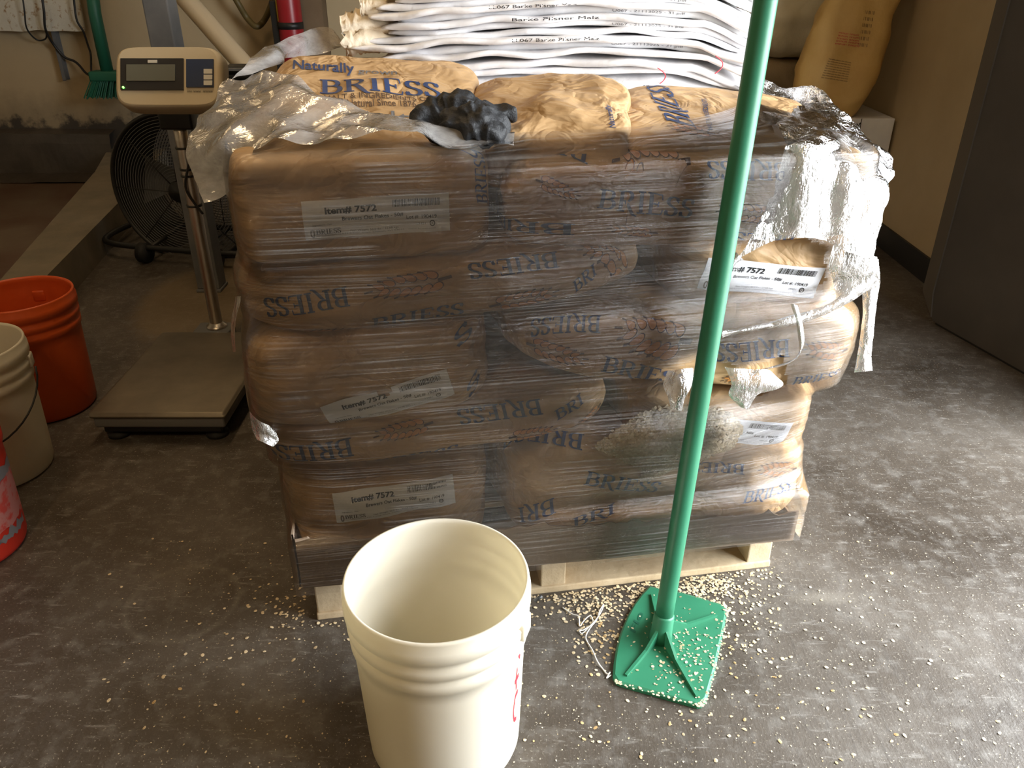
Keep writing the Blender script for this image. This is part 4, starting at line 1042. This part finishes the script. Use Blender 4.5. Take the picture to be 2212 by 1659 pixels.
for r in np.linspace(.05, .32, 22): MB().tube([FT(r * math.cos(a), r * math.sin(a), -.145) for a in np.linspace(0, 2 * math.pi, 40, endpoint=False)], .0016, 5, closed=True).build('rear_grille_ring', 'black', fr, True)
for k in range(8):
    a = math.pi / 4 * k; MB().tube([FT(.03 * math.cos(a), .03 * math.sin(a), -.148), FT(.33 * math.cos(a), .33 * math.sin(a), -.145)], .0025, 6).build('rear_grille_spoke', 'black', fr, True)
MB().lathe([(0, .175), (.045, .172), (.05, .12), (.05, -.1), (0, -.1)], (0, 0, 0), 28, T=FT).build('motor', 'black', fr, True)
for k in range(4):
    a0 = math.pi / 2 * k; V = []
    for r in np.linspace(.045, .30, 8):
        for s in (-1, 1): aa = a0 + s * (.28 + .25 * r); V.append(FT(r * math.cos(aa), r * math.sin(aa), s * .04))
    mk('blade', V, [(2 * i, 2 * i + 1, 2 * i + 3, 2 * i + 2) for i in range(7)], 'grey_paint', fr, True)
zb = fc_[2]
def FW(x, zabs, d): return np.array(FT(x, zabs - zb, d))
MB().tube(catmull([FW(-.37, zb, 0), FW(-.385, .25, 0), FW(-.36, .12, 0), FW(-.25, .095, 0), FW(.25, .095, 0), FW(.36, .12, 0), FW(.385, .25, 0), FW(.37, zb, 0)], 8), .014, 10).build('yoke_tube', 'black', fr, True)
MB().tube(catmull([FW(-.40, .07, -.25), FW(-.42, .07, .12), FW(-.33, .07, .26), FW(0, .07, .28), FW(.33, .07, .26), FW(.42, .07, .12), FW(.40, .07, -.25)], 8), .013, 10).build('floor_tube', 'black', fr, True)
for x in (-.12, .12): MB().tube([FW(x, .095, 0), FW(x, .07, .27)], .010, 8).build('brace', 'black', fr, True)
for x in (-.15, .2): MB().tube([FW(x - .02, .045, .28), FW(x + .02, .045, .28)], .044, 24).build('wheel', 'rubber', fr, True)
MB().tube([FW(-.40, .07, -.25), FW(-.40, .0, -.25)], .013, 8).build('foot', 'black', fr, True); MB().tube([FW(.40, .07, -.25), FW(.40, .0, -.25)], .013, 8).build('foot', 'black', fr, True)

cx, cy = -1.245, 3.16
co = thing('steel_column', 'grey painted square steel column behind the scale post', 'column', (cx, cy, 0))
MB().box(cx - .045, cx + .045, cy - .045, cy + .045, .012, ZC, bev=.006).build('column_tube', 'grey_paint', co)
MB().box(cx - .05, cx + .05, cy - .05, cy + .05, 0, .012, bev=.003).build('base_plate', 'grey_paint', co)
# leaning cream pipe
pa, pb = at_y(350, -60, 4.55), at_y(560, 178, 4.05)
dv = (pb - pa); pc = pa + dv * (pa[2] / (pa[2] - pb[2])) if pb[2] < pa[2] else pb
pipe = MB().tube([pa - dv * .5, pa, pb, pc], .047, 24).build('plastic_pipe', 'pvc', None, True, origin=(pc[0], pc[1], 0)); tag(pipe, 'cream plastic pipe leaning diagonally behind the scale head', 'pipe')
# finned black radiator block behind the scale head
q0 = at_y(470, 140, 3.22); q1 = at_y(560, 200, 3.22)
hr = thing('finned_unit', 'black finned unit standing behind the beige scale head', 'heater', ((q0[0] + q1[0]) / 2, 3.28, 0))
MB().box(q0[0] + .01, q1[0], 3.24, 3.34, .0, q0[2] - .01).build('housing', 'black', hr)
for k in range(12): MB().box(q0[0], q1[0] + .01, 3.205, 3.25, q0[2] - .02 - k * .022, q0[2] - .012 - k * .022).build('fin', 'grey_paint' if k % 3 == 0 else 'black', hr)
# hanging hose loop
ho = MB().tube(catmull([at_y(x, y, 5.02 - .03 * (k % 2)) for k, (x, y) in enumerate([(492, -30), (513, 5), (533, 38), (553, 57), (570, 45), (586, 10), (600, -40)])], 8), .017, 12).build('hose', 'hose', None, True, origin=tuple(at_y(553, 50, 5.02)))
tag(ho, 'olive hose hanging in a loop on the back wall', 'hose')
# red cylinder with black strap and yellow stripe
ec = at_y(627, 45, 4.86); er = thing('fire_extinguisher', 'red fire extinguisher with yellow stripe and black strap by the brown post', 'extinguisher', (ec[0], ec[1], ec[2] - .40))
MB().lathe([(0, -.30), (.06, -.30), (.066, -.28), (.066, .25), (.05, .31), (.02, .34), (.02, .38), (0, .38)], tuple(ec), 40).build('cylinder', 'ext_red', er, True)
MB().lathe([(.067, -.04), (.069, -.04), (.069, -.005), (.067, -.005)], tuple(ec), 40).build('strap', 'black', er, True)
V = [(ec[0] + .0672 * math.cos(a), ec[1] + .0672 * math.sin(a), ec[2] + z) for a in np.radians(np.linspace(-172, -140, 8)) for z in (.0, .28)]
mk('yellow_label', V, [(2 * i, 2 * i + 2, 2 * i + 3, 2 * i + 1) for i in range(7)], 'yellow', er, False)
MB().box(ec[0] - .10, ec[0] - .06, ec[1] - .02, ec[1] + .12, ec[2] - .42, ec[2] + .1, bev=.005).build('wall_bracket', 'black', er)
MB().tube([(ec[0], ec[1], ec[2] + .38), (ec[0], ec[1] - .02, ec[2] + .42), (ec[0] - .07, ec[1] - .03, ec[2] + .40)], .012, 10).build('valve_handle', 'black', er, True)
# splattered white board on the wall
b0 = at_y(-60, 66, 5.10); b1 = at_y(190, 66, 5.10)
MAT['splat'] = simple('splattered_board', (.52, .50, .43), .35, (.30, .20, .11), 34, .5, 12, .01, vr=(.56, .66))
n, mm = 40, 24; V = []
for j in range(mm + 1):
    for i in range(n + 1):
        x = b0[0] - .3 + (b1[0] - b0[0] + .3) * i / n; z = b0[2] + .9 * j / mm + .010 * nz((x, 0, 0), 9); V.append((x, 5.085 + .016 * nz((x, 0, z), 7) - .02 * (1 - j / mm) ** 8, z))
V += [(x, y + .012, z) for (x, y, z) in V]; K = (n + 1) * (mm + 1)
fc = grid_faces(mm + 1, n + 1); fc = fc + [tuple(k + K for k in f)[::-1] for f in fc]
brd = mk('wall_board', V, fc, 'splat', None, True, (b0[0], 5.09, b0[2])); tag(brd, 'stained white splash board on the back wall', 'board')
def cord(label, pts, r=.005):
    P = catmull([at_y(x, y, Y) for x, y, Y in pts], 8); o = MB().tube(P, r, 8).build('cord', 'black', None, True, origin=tuple(P[0])); tag(o, label, 'cord', 'cords hanging over the splash board')
cord('short black cord looping down over the splash board', [(47, -20, 5.02), (53, 25, 5.02), (56, 55, 5.03), (65, 73, 5.05), (82, 87, 5.08), (98, 84, 5.08), (101, 72, 5.06)], .0045)
cord('thick black cord crossing from the splash board to the broom head', [(89, -20, 5.02), (95, 25, 5.02), (98, 62, 5.03), (113, 92, 5.08), (138, 122, 5.1), (160, 132, 5.1), (172, 142, 5.08), (186, 158, 5.04), (205, 168, 5.0)], .007)
cord('black cord with a plug hanging beside the broom handle', [(158, -20, 5.02), (165, 40, 5.02), (180, 68, 5.04), (190, 98, 5.05), (196, 118, 5.05), (197, 150, 5.04), (200, 165, 5.0)], .006)
# pencil-like dark bracket on the wall
k0, k1 = at_y(122, 78, 5.12), at_y(137, 172, 5.12)
o = MB().box(k0[0] + .0, k1[0] + .01, 5.10, 5.15, k1[2], k0[2] + .05, bev=.004).build('wall_bracket', 'grey_paint', None, origin=tuple(k1)); tag(o, 'narrow grey bracket strip on the wall under the splash board', 'bracket')
# green broom hanging head down
br = thing('broom', 'green push broom hanging head down beside the splash board', 'broom', tuple(at_y(222, 200, 4.98)))
MB().tube([at_y(196, -40, 4.98), at_y(205, 30, 4.98), at_y(233, 160, 4.96)], .034, 16).build('handle', 'green_dark', br, True)
h0, h1 = at_y(200, 160, 4.96), at_y(262, 158, 4.96)
MB().box(h0[0], h1[0] + .08, 4.90, 5.0, h0[2] - .035, h0[2] + .02, bev=.012).build('head_block', 'green_dark', br, True)
m = MB(); rq = random.Random(2)
for k in range(420):
    x = rq.uniform(h0[0], h1[0] + .08); y = rq.uniform(4.905, 4.995); d = .09 * (.9 + .2 * rq.random()); sx_ = -.05 * (1 - (x - h0[0]) / (h1[0] + .08 - h0[0]))
    m.tube([(x, y, h0[2] - .03), (x + sx_, y + (y - 4.95) * .5, h0[2] - .03 - d)], .003, 4)
bo = m.build('bristles', 'green_dark', br); bo['kind'] = 'stuff'

# ---- sacks stacked in the far corner by the tan wall
def pillow(name, label, cen, size, rot, mat, seed, p=4.0, n=22, lump=.02, fold=.02, tilt=(0, 0), group=None, taper=0.0):
    Rm = Matrix.Rotation(rot, 3, 'Z') @ Matrix.Rotation(tilt[0], 3, 'X') @ Matrix.Rotation(tilt[1], 3, 'Y')
    def fn(x, y, z):
        tp = 1 - taper * (z + 1) / 2
        return np.array(cen) + np.array(Rm @ Vector((x * size[0] / 2 * tp, y * size[1] / 2, z * size[2] / 2)))
    V, Fc = bag_shape(fn, n, p, seed, lump, fold, .25, 5)
    b = Bag(name, label, V, Fc, mat, group, rot=rot); b.root['category'] = 'sack'; return b
for k in range(4): pillow('grain_sack', ['lowest', 'second', 'third', 'topmost'][k] + ' tan grain sack in the flat pile by the tan wall', (1.22, 4.66, .10 + .185 * k), (.80, .50, .20), .05 * (-1) ** k, 'tan_sack', 50 + k, group='tan sacks piled by the tan wall')
ws = pillow('grain_sack', 'dull white grain sack slumped on the tan pile', (1.42, 4.55, .93), (.46, .45, .34), .1, 'white_sack', 61, 3.5)
pillow('grain_sack', 'dim tan grain sack leaning behind the dull white one', (.98, 4.72, .93), (.44, .4, .36), .1, 'tan_sack', 62, 3.5)
ys_c = at_y(1838, 140, 3.86)
ysk = pillow('grain_sack', 'yellow printed grain sack standing upright against the tan wall', (1.525, 3.93, .985), (.40, .22, .88), -.25, 'yellow_sack', 63, 4.0, 30, .018, .014, (-.10, .20), taper=.42)
def yprint(t, a, b, c, mat): tprint(ysk, t, a, b, c, mat, 0, 3.8)
for k in range(9):
    yy = 128 + k * 5; yprint('nnuu mnnnu uumn nnu mnun nnmu unnm', (1790 - k * 2, yy), (1838 - k, yy + 9), (1791 - k * 2, yy - 3.5), 'ink_brown')
for k in range(5): yprint('mnun nnum', (1812 - 2 * k, 72 + k * 6), (1855, 78 + k * 6), (1813 - 2 * k, 67 + k * 6), 'ink_red')
for k in range(6): yprint('I II IIII I II', (1868 - k * 3, 30 + k * 14), (1888 - k * 3, 32 + k * 14), (1869 - k * 3, 22 + k * 14), 'ink_brown')
# white carton under the yellow sack
cq = at_y(1872, 285, 3.82)
ct = thing('carton', 'white cardboard carton under the yellow sack by the tan wall', 'carton', (1.50, 4.0, 0))
MB().box(1.28, 1.735, 3.80, 4.2, 0.0, at_y(1880, 256, 3.8)[2], bev=.004).build('carton_body', 'label', ct)
V, Fc = text2d('ed', .02); e0 = at_y(1845, 284, 3.798); e1 = at_y(1858, 280, 3.798); hh = .05
mk('carton_print', [tuple(e0 + (e1 - e0) * x * 1.0 + np.array([0, 0, y * hh])) for x, y in V], Fc, 'ink_black', ct, False)

# ================================================================== string tangle and loose oat flakes on the floor
st = [(1215, 1312), (1235, 1326), (1250, 1332), (1252, 1352), (1262, 1340), (1275, 1330), (1280, 1345), (1262, 1360), (1252, 1362), (1258, 1368), (1275, 1352), (1290, 1335), (1300, 1318), (1304, 1306), (1296, 1318), (1288, 1340), (1278, 1352), (1266, 1372), (1268, 1385), (1280, 1405), (1290, 1428), (1302, 1445), (1312, 1456), (1318, 1452), (1310, 1465), (1320, 1458)]
P = catmull([on_floor(x, y, .002 + .002 * (k % 3)) for k, (x, y) in enumerate(st)], 7)
so = MB().tube(P, .0013, 6).build('string', 'string', None, True, origin=tuple(P[0])); tag(so, 'tangled white string lying on the floor beside the green scraper blade', 'string')
rng = random.Random(21)
pts = []
def samp(n, mx, my, sx, sy, lim=None):
    k = 0
    while k < n:
        x, y = rng.gauss(mx, sx), rng.gauss(my, sy)
        if not (-20 < x < 2230 and 1100 < y < 1680): continue
        P_ = on_floor(x, y); q = P_ - PA; u_, v_ = np.dot(q, PU), np.dot(q, PV)
        if v_ > -.004 and -.03 < u_ < 1.02: continue
        if inpoly(P_[0], P_[1], BLP)[0] or math.hypot(P_[0] - cb[0], P_[1] - cb[1]) < .135: continue
        pts.append(P_); k += 1
samp(420, 1480, 1262, 80, 26); samp(240, 1260, 1300, 70, 26); samp(130, 1295, 1370, 32, 40); samp(110, 1590, 1340, 55, 60)
samp(90, 1700, 1400, 240, 130); samp(45, 1350, 1560, 180, 60); samp(60, 660, 1300, 50, 40); samp(50, 560, 1380, 140, 90); samp(25, 350, 1420, 180, 120); samp(60, 1900, 1420, 260, 160)
for f_ in np.linspace(0, 1, 120): 
    q = pal(f_ * 1.0, -.008 - .02 * rng.random() ** 2, 0); pts.append(q)
rng.shuffle(pts)
protos = []
for k in range(6):
    V = []; Fc = []; flake_mesh(np.array([0, 0, 0.]), (0, 0, 1), .0037, rng, V, Fc)
    me = bpy.data.meshes.new('oat_flake'); me.from_pydata(V, [], Fc); me.materials.append(MAT['oat'] if k < 4 else MAT['oat_dark']); me.update(); protos.append(me)
near = sorted(pts, key=lambda p: p[0] ** 2 + p[1] ** 2)[:240]; ns = set(id(p) for p in near)
for i, p in enumerate(near):
    o = bpy.data.objects.new('oat_flake', protos[i % 6]); s = rng.uniform(.6, 1.25); o.scale = (s, s, s); o.location = (p[0], p[1], .0012); o.rotation_euler = (rng.uniform(-.2, .2), rng.uniform(-.2, .2), rng.uniform(0, 6.28)); link(o)
    tag(o, 'small pale oat flake lying loose on the concrete floor', 'oat flake', 'oat flakes scattered on the floor')
V = []; Fc = []
for p in pts:
    if id(p) in ns: continue
    flake_mesh(np.array([p[0], p[1], .0013]), (rng.uniform(-.25, .25), rng.uniform(-.25, .25), 1), rng.uniform(.002, .0046), rng, V, Fc)
for k in range(900):
    x, y = rng.uniform(250, 2212), rng.uniform(1150, 1659); P_ = on_floor(x, y); q = P_ - PA; u_, v_ = np.dot(q, PU), np.dot(q, PV)
    if (v_ > -.004 and -.03 < u_ < 1.02) or inpoly(P_[0], P_[1], BLP)[0] or math.hypot(P_[0] - cb[0], P_[1] - cb[1]) < .135: continue
    flake_mesh(np.array([P_[0], P_[1], .001]), (rng.uniform(-.3, .3), rng.uniform(-.3, .3), 1), rng.uniform(.0008, .002), rng, V, Fc)
o = mk('oat_crumbs', V, Fc, 'oat', None, False, (0, 1.1, 0)); tag(o, 'dense litter of oat flakes and crumbs strewn over the floor by the pallet', 'oats'); o['kind'] = 'stuff'
# crumbs resting on the scraper blade
V = []; Fc = []
while len(V) < 9 * 260:
    x, y = rng.gauss(1490, 55), rng.gauss(1415, 60); P_ = on_floor(x, y, .011)
    if inpoly(P_[0], P_[1], BLP)[0]: flake_mesh(P_ + np.array([0, 0, .001]), (rng.uniform(-.4, .4), rng.uniform(-.4, .4), 1), rng.uniform(.0012, .0036), rng, V, Fc)
for k in range(len(BLP)):
    a_, b2 = BLP[k], BLP[(k + 1) % len(BLP)]
    if k >= 9:
        for t in np.linspace(0, 1, 14): q = a_ + (b2 - a_) * t; flake_mesh(np.array([q[0] + rng.uniform(-.004, .004), q[1] + rng.uniform(-.004, .004), .0105]), (0, 0, 1), rng.uniform(.0015, .003), rng, V, Fc)
o = mk('oat_crumbs', V, Fc, 'oat', None, False, (.36, 1.2, .012)); tag(o, 'oat crumbs lying on the green scraper blade', 'oats'); o['kind'] = 'stuff'
